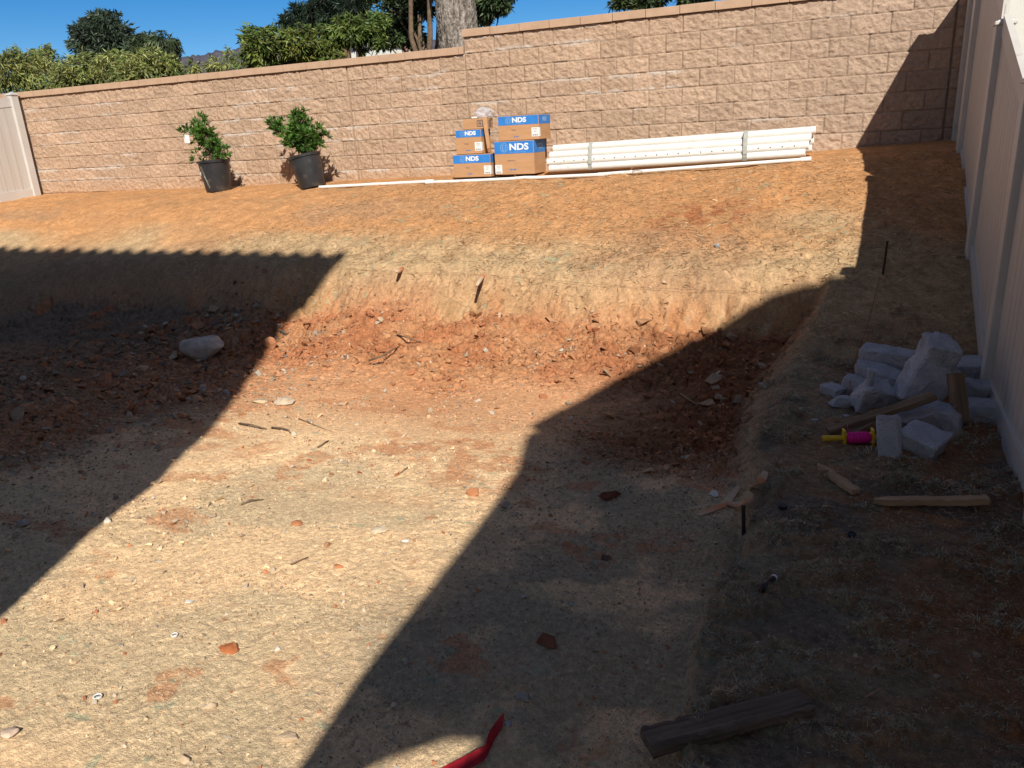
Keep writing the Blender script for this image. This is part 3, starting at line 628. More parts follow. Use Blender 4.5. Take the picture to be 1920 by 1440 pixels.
make_tree('tree', 'small weeping grey-green tree, rightmost of the far left group', 'tree', 30, [(305, 74, 20, 15, 0), (318, 88, 14, 16, 0), (298, 92, 16, 16, .2)], M_leaf_gum, 1900, .34, .07, 67, warm=.2, var=.8, droop=1.2, shell=.3, clump=.45, trunk=(at_y(305, 100, 30)[0], 30, .18))
make_tree('pine_tree', 'dark pine with layered clumps of needles behind the yellow-green shrubs', 'tree', 24, [(560, 22, 22, 14, 0), (545, 38, 20, 10, .5), (590, 20, 18, 12, 0), (598, 44, 20, 16, .3), (574, 46, 22, 8, 0), (536, 46, 13, 8, 0), (620, 30, 22, 18, 0), (625, 5, 32, 14, .2), (660, 14, 30, 20, 0), (650, -14, 40, 20, .3), (600, 0, 20, 10, .2), (676, 2, 16, 20, 0)], M_leaf_pine, 15000, .20, .035, 68, warm=.1, var=.8, shell=.2, clump=.32, depth=.9, trunk=(at_y(640, 60, 24)[0], 24, .22))
make_tree('tree', 'tall dark broadleaf tree left of the thick trunk, grey stems showing', 'tree', 15.5, [(720, 60, 30, 26, 0), (752, 40, 26, 30, .5), (742, 72, 26, 14, .2), (775, 62, 22, 36, .6), (760, 5, 42, 14, .4), (790, 20, 24, 26, .8), (700, -18, 44, 16, .5), (800, -30, 60, 26, 1), (745, 20, 20, 16, 0)], M_leaf_gum, 9500, .15, .048, 69, warm=.15, var=.9, shell=.3, clump=.3, trunk=(at_y(775, 90, 15.5)[0], 15.7, .07))
# stems of that grove: each a slender tree of its own behind the wall
for k, (a, b, r_, lab) in enumerate([((792, 96), (770, 0), .05, 'pale curved slender trunk nearest the dark foliage, left of the thick trunk'), ((803, 94), (805, -5), .055, 'straight dark slender trunk in the middle of the gap beside the thick trunk'), ((812, 92), (822, 30), .035, 'thin dark stem leaning against the left side of the thick trunk')]):
    pa = at_y(a[0], a[1] + 40, 14.2 + k * .3); pb = at_y(b[0], b[1], 14.2 + k * .3)
    rt = thing('slender_tree', lab, 'tree', (pa[0], pa[1], -.5)); mb = MB(); pm = (Vector(pa) + Vector(pb)) / 2 + Vector((-.12 if k == 0 else .03, 0, 0))
    e = Vector(pb) + (Vector(pb) - Vector(pa)) * 1.2
    mb.tube([(pa[0], pa[1], -.6), pa, pm, pb, e], [r_ * 1.2, r_ * 1.1, r_, r_ * .85, r_ * .4], 8); mb.build('trunk', M_twig, rt, smooth=True)
    V, F, C = blob_leaves([(e[0], e[1], e[2] + .3, .9, .9, .6), (e[0] + .3, e[1] + .3, e[2] + 1.2, .8, .8, .6)], 900, .15, .045, 90 + k, var=.8); mk('crown', V, F, M_leaf_gum, rt, cols=C)
# the thick trunk
def big_tree():
    Y = 14.0; a = at_y(857, 92, Y); l = at_y(822, 60, Y); r = at_y(893, 60, Y); R_ = abs(r[0] - l[0]) / 2; cx = (l[0] + r[0]) / 2
    t2 = at_y(853, 0, Y)
    root = thing('big_tree', 'thick grey mottled tree trunk rising behind the step in the wall', 'tree', (cx, Y, -.5))
    nth, nz = 170, 420; zs = np.linspace(-.7, 8.0, nz); th = np.linspace(0, 2 * PI, nth, endpoint=False)
    T, Z = np.meshgrid(th, zs); rad = R_ * np.interp(Z, [-.7, -.2, .8, 3, 8], [1.5, 1.2, 1.0, .93, .7])
    bx = T * R_ * 9; e, c = cells(bx * 3.2 + fbm(Z * 4, bx, 3, 2), Z * 17, 7)
    rad = rad * (1 + .05 * (fbm(np.cos(T) * 2, Z * 1.3 + np.sin(T) * 2, 5, 3) - .5)) + (np.clip(e * 4, 0, 1) - 1) * .022 + (c - .5) * .012
    cxs = cx + np.interp(Z, [-.7, 1.2, 2.4, 8], [0.05, 0.02, (t2[0] - cx), (t2[0] - cx) - .6])
    V = np.stack([cxs + rad * np.cos(T), Y + rad * np.sin(T), Z], -1).reshape(-1, 3)
    i = np.arange(nth); F = []
    for k in range(nz - 1): F.append(np.stack([k * nth + i, k * nth + (i + 1) % nth, (k + 1) * nth + (i + 1) % nth, (k + 1) * nth + i], 1))
    mk('trunk', V, np.concatenate(F), M_bark, root, smooth=True)
    m = MB(); tx = cx - .6
    tips = []
    for k, (dx, dy, z0, dz) in enumerate([(2.2, .5, 4.6, 2.2), (-2.4, 1.0, 5.4, 2.4), (1.2, -1.4, 6.4, 2.6), (-1.2, 1.6, 7.0, 3.0), (.4, .4, 7.6, 3.4)]):
        p = limb(m, (tx + .1, Y, z0), (tx + dx, Y + dy, z0 + dz), .22, .06, 300 + k, wob=.1, ns=8); tips.append(p[-1])
    m.build('limbs', M_twig, root, smooth=True)
    V, F, C = blob_leaves([(p.x, p.y, p.z + .3, 1.5, 1.5, .9) for p in tips], 5200, .16, .05, 71, var=.8)
    mk('crown', V, F, M_leaf_gum, root, cols=C)
big_tree()
make_tree('tree', 'dark leafy branches hanging just right of the thick trunk', 'tree', 15.2, [(905, 16, 16, 22, .2), (925, 8, 22, 22, 0), (945, 6, 18, 15, .2), (898, 38, 8, 12, .4), (915, 30, 14, 12, .3), (930, -25, 40, 22, .3)], M_leaf_gum, 4200, .15, .045, 72, warm=.15, var=.9, shell=.3, clump=.32, trunk=(at_y(905, 70, 15.4)[0] - .25, 15.6, .06))
make_tree('tree', 'sparse dark foliage above the high part of the wall, right of centre', 'tree', 16, [(1160, 4, 20, 9, 0), (1185, -2, 24, 14, .2), (1215, 2, 22, 10, .1), (1238, -4, 14, 10, .2), (1195, 14, 14, 5, 0), (1195, -34, 46, 24, .4)], M_leaf_gum, 3000, .15, .045, 73, warm=.3, var=.9, shell=.25, clump=.35, trunk=(at_y(1195, 40, 16)[0], 16.2, .06))
make_tree('tree', 'few dark leaf tips on the top edge, rightmost above the wall', 'tree', 16, [(1290, -10, 22, 13, 0), (1322, -14, 22, 13, .2), (1305, -36, 40, 20, .2)], M_leaf_gum, 1700, .15, .045, 74, warm=.3, var=.9, shell=.25, clump=.35, trunk=(at_y(1305, 40, 16)[0], 16.2, .05))

# ================================================================== potted shrubs
def potted(name_lab, cx_, base_y, rim_half, lean, branches, seed, tagspec=None, sticker=False, nleaf=900):
    X0, Y0 = cx_, base_y; z0 = gz(X0, Y0) - .005
    root = thing('potted_shrub', name_lab, 'potted plant', (X0, Y0, z0), 'potted shrubs by the block wall')
    R = euler(0, lean, 0)
    H = .455; rt, rb = rim_half, rim_half * .80
    prof = [(0, 0), (rb * .96, 0), (rb, .012), (rb + (rt - rb) * .5, H * .5), (rt * .985, H - .035), (rt * 1.05, H - .033), (rt * 1.06, H), (rt * .99, H + .001), (rt * .96, H - .05), (0, H - .052)]
    n = 48; V = []; F = []
    for (r, z) in prof:
        for k in range(n):
            a = 2 * PI * k / n; V.append(R @ Vector((r * math.cos(a), r * math.sin(a), z)) + Vector((X0, Y0, z0)))
    for i in range(len(prof) - 1):
        for k in range(n): F.append([i * n + k, i * n + (k + 1) % n, (i + 1) * n + (k + 1) % n, (i + 1) * n + k])
    p = mk('pot', V, F, M_pot, root); smooth_by_angle(p, 40)
    m = MB(); m.tube([R @ Vector((0, 0, H - .049)) + Vector((X0, Y0, z0)), R @ Vector((0, 0, H - .030)) + Vector((X0, Y0, z0))], [rt * .955, rt * .93], 30); m.build('potting_soil', M_back, root)
    if sticker:
        m = MB(); aa = -PI / 2 - .62; r_ = rb + (rt - rb) * .62
        c = R @ Vector((r_ * math.cos(aa) * 1.01, r_ * math.sin(aa) * 1.01, H * .63)) + Vector((X0, Y0, z0))
        m.box(c, (.030, .004, .075), R @ euler(-.12, 0, aa + PI / 2) @ euler(0, .1, 0)); m.build('sticker', M_label, p)
        # chalk scribble down the side
        m = MB()
        for s in range(11):
            z = H * (.78 - s * .062); a0 = -PI / 2 - .30 + .035 * s
            pts = []
            for q in range(7):
                aa = a0 + .09 * math.sin(q * 2.1 + s * 1.7); zz = z + .018 * math.cos(q * 1.9 + s); rr_ = (rb + (rt - rb) * zz / H) * 1.006
                pts.append(R @ Vector((rr_ * math.cos(aa), rr_ * math.sin(aa), zz)) + Vector((X0, Y0, z0)))
            m.tube(pts, .0016, 4)
        m.build('chalk_marks', M_strap, p)
    rs = np.random.RandomState(seed); top = R @ Vector((0, 0, H - .04)) + Vector((X0, Y0, z0))
    st = MB(); P = []; D = []; T = []
    for (dx, dy, dz, w_) in branches:
        e = top + Vector((dx, dy, dz)); mid = top.lerp(e, .45) + Vector((-dx * .15, 0, .03))
        st.tube([top, mid, e], [.011, .008, .004], 6)
        kk = int(nleaf * w_ * 1.0)
        nc = max(5, kk // 14)
        for c in range(nc):
            u = .35 + .65 * rs.rand() ** .7; b = top.lerp(mid, u * 2) if u < .5 else mid.lerp(e, u * 2 - 1)
            off = rs.normal(size=3) * np.array([.055, .055, .045]); c0 = np.array(b) + off
            st.tube([b, Vector(c0)], [.0035, .002], 4, cap=False)
            ax = off / (np.linalg.norm(off) + 1e-6) + np.array([0, 0, .9]); ax /= np.linalg.norm(ax)
            tn = .75 + .6 * rs.rand()
            for q in range(14):
                d = rs.normal(size=3); d -= ax * (d @ ax); d /= np.linalg.norm(d); d = d + ax * rs.uniform(.2, 1.3)
                P.append(c0 + ax * rs.uniform(-.02, .015)); D.append(d); T.append(tn * rs.uniform(.75, 1.3))
    st.build('stem', M_twig, root, smooth=True)
    P = np.array(P); D = np.array(D); T = np.array(T)
    V, F, C = leaf_quads(P, D, rs.uniform(.065, .105, len(P)), rs.uniform(.020, .030, len(P)), np.stack([T, T, T * .9], 1), rs=rs)
    mk('foliage', V, F, M_leaf_pot, root, cols=C)
    if tagspec:
        c = top + Vector(tagspec); m = MB(); m.box(c, (.085, .003, .115), euler(.1, .12, .25), bev=.0); m.tube([c + Vector((.03, 0, .055)), c + Vector((.07, .02, .14))], .0015, 4); m.build('plant_tag', M_label, root)
    return root
potted('black nursery pot with a forked shrub, white tag hanging on its left side', -8.68, 9.42, .228, -.04,
       [(-.40, -.02, .52, .24), (-.14, -.03, .66, .24), (-.06, 0, .46, .18), (.10, .02, .36, .14), (.30, -.02, .16, .14), (-.26, -.04, .12, .10)], 5, tagspec=(-.28, -.16, .36), sticker=True, nleaf=1500)
potted('black nursery pot leaning left with a fuller bushy shrub, nearer the boxes', -6.94, 9.40, .225, -.20,
       [(-.42, -.02, .46, .19), (-.02, 0, .60, .24), (.02, -.04, .46, .18), (.20, .02, .50, .11), (.34, -.02, .32, .17), (-.16, -.06, .30, .17), (.14, -.05, .20, .10)], 6, nleaf=2500)

# ================================================================== cartons
def text_mesh(body, size, mat, parent, name, loc, rot, ext=.0006, offset=0.0, sx=1.0):
    cu = bpy.data.curves.new('lettering', 'FONT'); cu.body = body; cu.size = size; cu.extrude = ext; cu.offset = offset; cu.align_x = 'LEFT'; cu.align_y = 'CENTER'; cu.resolution_u = 3
    t = bpy.data.objects.new('tmp', cu); COL.objects.link(t); bpy.context.view_layer.update()
    me = bpy.data.meshes.new_from_object(t.evaluated_get(bpy.context.evaluated_depsgraph_get()))
    bpy.data.objects.remove(t); me.materials.append(mat)
    M = Matrix.Translation(Vector(loc)) @ rot.to_4x4() @ Matrix.Diagonal((sx, 1, 1, 1)); me.transform(Matrix.Translation(-Vector(root_loc(parent))) @ M); me.name = name
    o = bpy.data.objects.new(name, me); COL.objects.link(o); o.parent = parent; return o
FRONT = euler(PI / 2, 0, 0)                    # text standing in the front face (facing the viewer)
SIDE = euler(PI / 2, 0, PI / 2)
def carton(lab, x0, x1, y0, y1, z0, z1, band=.31, scale=1.0, label_side='right', yaw=0.0, sub=True, url='nds.com'):
    cx, cy = (x0 + x1) / 2, (y0 + y1) / 2
    root = thing('carton', lab, 'box', (cx, cy, z0), 'cardboard cartons stacked by the wall')
    w, d, h = x1 - x0, y1 - y0, z1 - z0
    m = MB(); m.box((cx, cy, z0 + h / 2), (w, d, h), bev=.004); b = m.build('box_body', M_card, root)
    m = MB(); m.box((cx, cy, z1 + .0012), (w * .985, d * .49 , .0025)); m.box((cx, cy, z1 + .0035), (w, .05, .0012)); m.build('top_flaps', M_cardd, root)
    bh = h * band; zb = z1 - bh / 2 - .006
    m = MB(); m.box((cx, y0 - .0008, zb), (w - .008, .0012, bh)); m.box((x1 + .0008, cy, zb), (.0012, d - .008, bh)); bl = m.build('printed_band', M_blue, root)
    # globe emblem: ring with meridians and parallels
    gr_ = bh * .36; gx = x0 + w * .26; g = MB(); yy = y0 - .0022
    def arc(pts): g.tube([(gx + a, yy, zb + c) for a, c in pts], gr_ * .045, 4)
    arc([(gr_ * math.cos(q), gr_ * math.sin(q)) for q in np.linspace(0, 2 * PI, 25)])
    for s in (.45, -.45): arc([(gr_ * s * math.cos(q), gr_ * math.sin(q)) for q in np.linspace(-PI / 2, PI / 2, 12)])
    for s in (-.5, 0, .5): arc([(-gr_ * math.sqrt(1 - s * s), gr_ * s), (gr_ * math.sqrt(1 - s * s), gr_ * s)])
    g.build('globe_emblem', M_bluel, bl)
    text_mesh('NDS', bh * .74, M_white, bl, 'lettering', (gx + gr_ * 1.25, y0 - .0018, zb + bh * .02), FRONT, offset=.0035, sx=1.22)
    text_mesh('NDS', bh * .62, M_bluel, bl, 'lettering', (x1 + .0018, cy - d * .18, zb), SIDE, offset=.002, sx=1.1)
    if sub: text_mesh('WE PUT WATER IN ITS PLACE', bh * .11, M_bluel, bl, 'lettering', (gx + gr_ * 1.3, y0 - .0018, zb - bh * .40), FRONT)
    text_mesh('nds.com' if h > .33 else 'fittings', h * .075, M_ink, root, 'lettering', (cx - w * .17, y0 - .0008, z0 + h * .42), FRONT)
    text_mesh('nds drain', h * .06, M_blue, root, 'lettering', (cx - w * .12, y0 - .0008, z0 + h * .15), FRONT, offset=.001)
    lw, lh = .095, min(.105, h * .38)
    m = MB()
    if label_side == 'right':
        m.box((x1 - lw / 2 - .0, y0 - .0012, z0 + h * .12 + lh / 2), (lw, .0016, lh)); m.box((x1 + .0012, y0 + .024, z0 + h * .12 + lh / 2), (.0016, .048, lh)); lx = x1 - lw
    else:
        m.box((x0 + lw / 2, y0 - .0012, z0 + h * .04 + lh / 2), (lw, .0016, lh)); lx = x0
    sh = m.build('shipping_label', M_label, root)
    m = MB(); zz = z0 + h * (.12 if label_side == 'right' else .04)
    for k in range(3): m.box((lx + lw * .5, y0 - .0024, zz + lh * (.85 - .16 * k)), (lw * (.62 - .14 * k), .0006, lh * .035))
    m.build('printed_lines', M_ink, sh); m = MB()
    for k in range(9): m.box((lx + lw * (.12 + .085 * k), y0 - .0024, zz + lh * .16), (lw * (.025 + .02 * (k % 3)), .0006, lh * .16))
    m.build('barcode', M_ink, sh)
    return root
carton('large lower right carton with the biggest blue band, under another wide carton', -4.045, -3.515, 9.30, 9.72, -.535, -.131, band=.36, label_side='left')
carton('upper right carton with blue band and white corner label, topmost of the right stack', -3.985, -3.447, 9.33, 9.76, -.126, .166, band=.36)
carton('bottom left carton with blue band, half hidden low behind the thin white pipe', -4.66, -4.13, 9.35, 9.72, -.555, -.272, band=.36)
carton('middle carton of the left stack, narrow with blue band, under the plain brown box', -4.612, -4.252, 9.38, 9.68, -.266, .032, band=.29)
# plain brown box with its square spiral mark, flap open
root = thing('carton', 'small plain brown box with a dark square mark, top of the left stack, flap hanging', 'box', (-4.35, 9.52, .036))
m = MB(); m.box((-4.352, 9.54, .036 + .062), (.31, .24, .122), bev=.003); m.build('box_body', M_card, root)
m = MB(); m.box((-4.20, 9.40, .070), (.010, .010, .19), euler(0, 0, 0)); m.v = []; m.f = []
fl = [Vector((-4.232, 9.405, .165)), Vector((-4.168, 9.405, .165)), Vector((-4.120, 9.345, -.19)), Vector((-4.160, 9.345, -.215))]
m.add([*fl, *[q + Vector((0, .006, 0)) for q in fl]], [[0, 1, 2, 3][::-1], [4, 5, 6, 7], [0, 1, 5, 4], [1, 2, 6, 5], [2, 3, 7, 6], [3, 0, 4, 7]]); m.build('hanging_flap', M_card, root)
def square_mark(x, y, z, s, side=False):
    m = MB(); t = s * .11
    def bar(a, b, w_, h_):
        if side: m.box((x, y + a, z + b), (.0014, w_, h_))
        else: m.box((x + a, y, z + b), (w_, .0014, h_))
    for (a, b, w_, h_) in [(0, s / 2, s, t), (0, -s / 2, s, t), (-s / 2, 0, t, s), (s / 2, 0, t, s),
                           (.02 * s, .24 * s, .52 * s, t), (-.20 * s, .13 * s, t, .24 * s), (.0, 0, .44 * s, t), (.20 * s, -.12 * s, t, .26 * s), (-.02 * s, -.24 * s, .50 * s, t)]:
        bar(a, b, w_, h_)
    m.build('square_emblem', M_ink, root)
square_mark(-4.275, 9.4187, .100, .074); square_mark(-4.1955, 9.56, .095, .07, True)
# crumpled clear plastic bag on top
def crumple(c, r, seed, n=3, amp=.45):
    bm = bmesh.new(); bmesh.ops.create_icosphere(bm, subdivisions=n, radius=1); rr = np.random.RandomState(seed)
    for v in bm.verts:
        p = np.array(v.co); k = 1 + amp * (fbm(np.array([p[0] * 3 + seed]), np.array([p[1] * 3 + p[2] * 4]), seed, 3)[0] - .5) + rr.uniform(-.13, .13)
        v.co = Vector((p[0] * r[0] * k + c[0], p[1] * r[1] * k + c[1], p[2] * r[2] * k + c[2]))
    V = [tuple(v.co) for v in bm.verts]; F = [[q.index for q in f.verts] for f in bm.faces]; bm.free(); return V, F
M_film = material('clear_film', (.75, .76, .80), (.62, .63, .68), rough=.18, scale=30, spec=.7, alpha=.45)
V, F = crumple((-4.27, 9.55, .225), (.115, .09, .072), 4); bg_ = mk('plastic_bag', V, F, M_film, base=(-4.27, 9.55, .16)); tag(bg_, 'crumpled clear plastic bag of parts on top of the small plain box', 'bag')
V, F = crumple((-4.385, 9.50, .172), (.045, .04, .013), 9); pp = mk('paper_slip', V, F, M_label, base=(-4.385, 9.50, .16)); tag(pp, 'crumpled white paper slip beside the plastic bag on the small box', 'paper')

# ================================================================== white drain pipes
def pipe(lab, x0, x1, ya, yb, za, zb, r, holes=False, group='white pipes bundled beside the cartons', name='drain_pipe', bell=False):
    a = Vector((x0, ya, za)); b = Vector((x1, yb, zb)); d = (b - a).normalized()
    root = thing(name, lab, 'pipe', tuple(a.lerp(b, .5)), group)
    n = 28; V = []; F = []
    up = Vector((0, 0, 1)); sd = d.cross(up).normalized(); up = sd.cross(d)
    stations = [0, .03, .97, 1.0]; pr = [(a, r), (b, r), (b, r * .93), (b - d * .12, r * .93)]
    ring = []
    pts = [(a + d * .12, r * .93), (a, r * .93), (a, r)]
    if bell: pts = [(a + d * .12, r * .93), (a, r * 1.02), (a, r * 1.09), (a + d * .10, r * 1.09), (a + d * .12, r)]
    for k in range(1, 12): pts.append((a.lerp(b, k / 12) + Vector((0, 0, -.004 * math.sin(PI * k / 12))), r))
    pts += [(b, r), (b, r * .93), (b - d * .12, r * .93)]
    for (p, q) in pts:
        for k in range(n): t = 2 * PI * k / n; V.append(p + up * math.cos(t) * q + sd * math.sin(t) * q)
    for i in range(len(pts) - 1):
        for k in range(n): F.append([i * n + k, (i + 1) * n + k, (i + 1) * n + (k + 1) % n, i * n + (k + 1) % n])
    c = mk('pipe_wall', V, F, M_pvc, root); smooth_by_angle(c, 45)
    if holes:
        L_ = (b - a).length; s = .10
        while s < L_ - .05:
            p = a + d * s; dirr = (-sd * -1).normalized()
            for ang in (-.12, ):
                nrm = (Vector((0, -1, 0)) * math.cos(ang) + up * math.sin(-ang)).normalized()
                q = p + nrm * (r - .002); m = MB(); m.tube([q, q + nrm * .003], .0075, 10); m.build('drain_hole', M_hole, root)
            s += .127
    return root
r_ = .0445
zl = lambda row: (-.232 - row * .078, -.172 - row * .078)
rows = [('topmost pipe at the front of the white bundle', -3.30, -.272, 9.44, 9.50, 0), ('second pipe down at the front of the white bundle', -3.34, -.31, 9.42, 9.46, 1),
        ('third pipe down, the one with a row of drain holes', -3.37, -.33, 9.40, 9.42, 2), ('lowest pipe at the front of the white bundle', -3.345, -.36, 9.40, 9.41, 3)]
for lab, x0, x1, ya, yb, k in rows:
    za, zb = -.252 - k * .0775, -.183 - k * .0765
    pipe(lab, x0, x1, ya, yb, za, zb, r_, holes=(k == 2))
for lab, x0, x1, yo, k in [('hidden rear pipe level with the top row, its cut end showing', -3.28, -.30, .088, .45), ('rear pipe behind the second row, its end showing at the right', -3.31, -.285, .085, 1.5), ('rear pipe behind the holed one, its end showing at the right', -3.33, -.30, .082, 2.5)]:
    pipe(lab, x0, x1, 9.44 + yo, 9.48 + yo, -.252 - k * .0775, -.183 - k * .0765, r_)
def strap(lab, x):
    f = (x + 3.3) / 3.0; root = thing('tape_strap', lab, 'strap', (x, 9.45, -.35 + .06 * f), 'grey straps round the pipe bundle')
    zt = -.252 + .069 * f; hw = r_ + .003; loop = []
    for k in range(0, 5): loop.append((9.42 - hw * .93 + (.02 - .007 * k if k < 4 else 0), zt - .0775 * k + (.02 if k == 0 else 0)))
    loop = [(9.50, zt + hw), (9.455, zt + hw), (9.415, zt + .028), (9.395, zt), (9.385, zt - .035), (9.378, zt - .0775), (9.365, zt - .115), (9.357, zt - .155), (9.357, zt - .20), (9.358, zt - .235), (9.372, zt - .27), (9.41, zt - .278), (9.58, zt - .278), (9.60, zt - .2), (9.60, zt - .05), (9.57, zt + .02)]
    V = []; F = []; w2 = .024
    for (y, z) in loop:
        for (sx, th) in ((-w2, 0), (w2, 0), (w2, .003), (-w2, .003)):
            dy = y - 9.48; dz = z - (zt - .13); l = math.hypot(dy, dz); V.append((x + sx, y + dy / l * th, z + dz / l * th))
    n = len(loop)
    for i in range(n):
        for k in range(4): F.append([i * 4 + k, i * 4 + (k + 1) % 4, ((i + 1) % n) * 4 + (k + 1) % 4, ((i + 1) % n) * 4 + k])
    mk('strap_loop', V, F, M_strap, root)
    m = MB(); m.box((x + .004, 9.352, zt - .19), (.05, .008, .03)); m.build('buckle', M_strap, root)
strap('grey tape strap round the left end of the pipe bundle', -2.815); strap('grey tape strap round the right part of the pipe bundle', -1.00)
def thin_pipe(lab, x0, x1, y0, y1):
    z0, z1 = gz(x0, y0) + .022, gz(x1, y1) + .024; root = thing('thin_pipe', lab, 'pipe', ((x0 + x1) / 2, (y0 + y1) / 2, (z0 + z1) / 2 - .02), 'thin white pipes lying along the crest')
    pts = []
    for k in range(13):
        f = k / 12; x = x0 + (x1 - x0) * f; y = y0 + (y1 - y0) * f; pts.append((x, y, max(gz(x, y) + .014, z0 + (z1 - z0) * f)))
    m = MB(); m.tube(pts, .021, 14); o = m.build('pipe_wall', M_pvc, root); smooth_by_angle(o, 50)
    m = MB(); p = Vector(pts[-1]); q = Vector(pts[-2]); d = (p - q).normalized(); m.tube([p - d * .06, p + d * .05], .026, 14); o = m.build('coupling', M_pvc, root); smooth_by_angle(o, 50)
thin_pipe('thin white pipe lying from the leaning pot to the bottom left carton', -6.66, -4.95, 9.16, 9.22)
thin_pipe('thin white pipe lying in front of the cartons', -5.00, -2.60, 9.19, 9.17)
thin_pipe('thin white pipe lying along the foot of the pipe bundle', -2.66, -.34, 9.20, 9.26)

# ================================================================== stones and clods
def hull(pts, bev=0.0, sub=0, disp=0.0, seed=0, fs=8.0):
    bm = bmesh.new()
    for p in pts: bm.verts.new(p)
    bmesh.ops.convex_hull(bm, input=bm.verts)
    bmesh.ops.delete(bm, geom=[v for v in bm.verts if not v.link_faces], context='VERTS')
    if bev: bmesh.ops.bevel(bm, geom=bm.edges[:], offset=bev, segments=1, affect='EDGES', clamp_overlap=True)
    if sub:
        bmesh.ops.triangulate(bm, faces=bm.faces[:])
        for _ in range(sub): bmesh.ops.subdivide_edges(bm, edges=[e for e in bm.edges], cuts=1, use_grid_fill=True)
        bm.normal_update(); P = np.array([v.co[:] for v in bm.verts])
        nn = (fbm(P[:, 0] * fs + P[:, 2] * fs * .7 + seed, P[:, 1] * fs - P[:, 2] * fs * .8 + 3 * seed, seed, 4) - .5) * 2
        for v, k in zip(bm.verts, nn): v.co += v.normal * disp * float(k)
    bm.verts.index_update(); V = np.array([v.co[:] for v in bm.verts]); F = [[v.index for v in f.verts] for f in bm.faces]; bm.free(); return V, F
def rock_pts(seed, n=14, flat=.6, ang=.25):
    r = np.random.RandomState(seed); p = r.normal(size=(n, 3)); p /= np.linalg.norm(p, axis=1)[:, None]; p *= (1 - ang * r.rand(n, 1)); p[:, 2] *= flat; p[:, 1] *= r.uniform(.65, .95); return [tuple(q) for q in p]
def rock(lab, px, py, wpx, col, seed, flat=.55, cat='rock', name='rock', group=None, sink=.28, z=None, ang=.25, n=16, sub=2, disp=.06, asp=1.0, rz=0.0):
    c = at_ground(px, py); dist = np.linalg.norm(c); s = wpx / 1442 * dist / 2
    V, F = hull(rock_pts(seed, n, flat, ang), bev=.06 if n > 12 else .03, sub=sub, disp=disp, seed=seed, fs=3)
    cr, sr = math.cos(rz), math.sin(rz); W = V.copy(); W[:, 1] *= asp
    V = np.stack([W[:, 0] * cr - W[:, 1] * sr, W[:, 0] * sr + W[:, 1] * cr, W[:, 2]], 1) * s
    g = gz(c[0], c[1]); base = (c[0], c[1], g); V = V + np.array([c[0], c[1], g - V[:, 2].min() * (1 - 2 * sink) ])
    o = mk(name, V, F, M_stone, base=base, cols=np.tile(np.array(col), (len(V), 1))); smooth_by_angle(o, 32)
    return tag(o, lab, cat, group)
GREY = (.44, .405, .35); TAN = (.56, .43, .30); REDC = (.50, .215, .10); PALE = (.66, .60, .50); DRED = (.22, .09, .055)
rock('big smooth grey boulder lying in the shadow on the left', 382, 668, 92, (.54, .49, .42), 3, flat=.62, name='boulder', sink=.18, n=22, ang=.14, disp=.05)
rock('rounded red soil lump right at the shadow edge beside the boulder', 508, 660, 36, (.52, .24, .12), 4, flat=.95, sink=.15)
rock('flat tan stone with pale edge, right one of the flat pair', 533, 755, 44, (.58, .46, .33), 5, flat=.40, ang=.1)
rock('flat tan slab stone, left one of the flat pair', 487, 752, 40, (.54, .42, .27), 6, flat=.35, ang=.1)
rock('pale round stone on the shadow edge far left', 205, 982, 22, PALE, 7)
rock('small grey stone in shadow near the left picture edge', 45, 985, 26, GREY, 8)
rock('large red clay lump on the lit pit floor beside the shadow edge', 888, 932, 34, REDC, 9, flat=.6)
rock('grey-tan stone just inside the shadow edge, right of the red lump', 950, 950, 30, (.38, .34, .28), 10, flat=.8)
rock('red clay piece on the lit floor, left-centre', 636, 1065, 28, REDC, 11, flat=.35)
rock('red clay stone on the lit floor above the red piece', 559, 985, 28, REDC, 12, flat=.5)
rock('small red-brown stone with a dark shadow side, mid left floor', 613, 1026, 18, (.40, .22, .13), 13, flat=.8)
rock('pale oval flat stone on the lit floor centre', 711, 998, 34, (.66, .54, .38), 14, flat=.35, ang=.08, n=24)
rock('white chip of stone just below the pale oval stone', 761, 1016, 18, (.78, .74, .66), 15, flat=.4)
rock('tan stone half buried in the lit floor, left of centre', 577, 1103, 26, (.55, .40, .24), 16, flat=.5)
rock('flat orange clay disc pressed in the lit floor, lower left', 430, 1216, 42, (.50, .17, .065), 17, flat=.22, ang=.08, n=24, sink=.35)
rock('pale pebble right of the orange clay disc', 519, 1218, 18, PALE, 18, flat=.6)
rock('white flake lying above the orange disc, lower left floor', 356, 1127, 20, (.74, .72, .66), 19, flat=.3)
rock('long tan stone lying in the lower left of the lit floor', 393, 1324, 30, (.60, .46, .31), 20, flat=.5, asp=.55, rz=.7)
rock('broad tan stone near the bottom shadow edge', 540, 1385, 52, (.62, .47, .31), 21, flat=.3, asp=.7, rz=.4)
rock('tan stone with pale chips at the bottom left corner', 24, 1380, 36, (.66, .50, .38), 22, flat=.5)
rock('pale tan stone at the bottom edge, lower left', 347, 1425, 26, (.62, .46, .30), 23, flat=.7)
rock('dark red wet clay rock lying in the shade, lower centre', 1020, 1205, 66, DRED, 24, flat=.42, ang=.3, asp=.6, rz=-.35, n=14, sink=.12)
rock('grey angular stone in the shade above the red ribbon', 981, 1307, 40, (.36, .34, .31), 25, flat=.65, n=12)
rock('small round grey stone touching the red ribbon', 952, 1361, 18, (.42, .42, .40), 26, flat=.8)
rock('small pointed pale stone in the shade above the dark red rock', 980, 1120, 18, (.44, .41, .35), 27, flat=.8, n=11)
rock('triangular grey stone in the shade, right of the pointed pale stone', 1072, 1133, 18, (.42, .41, .37), 28, flat=.7, n=10)
rock('pale stone pair in the shade, left one above the short stake', 1115, 1057, 18, (.42, .39, .32), 29, flat=.9)
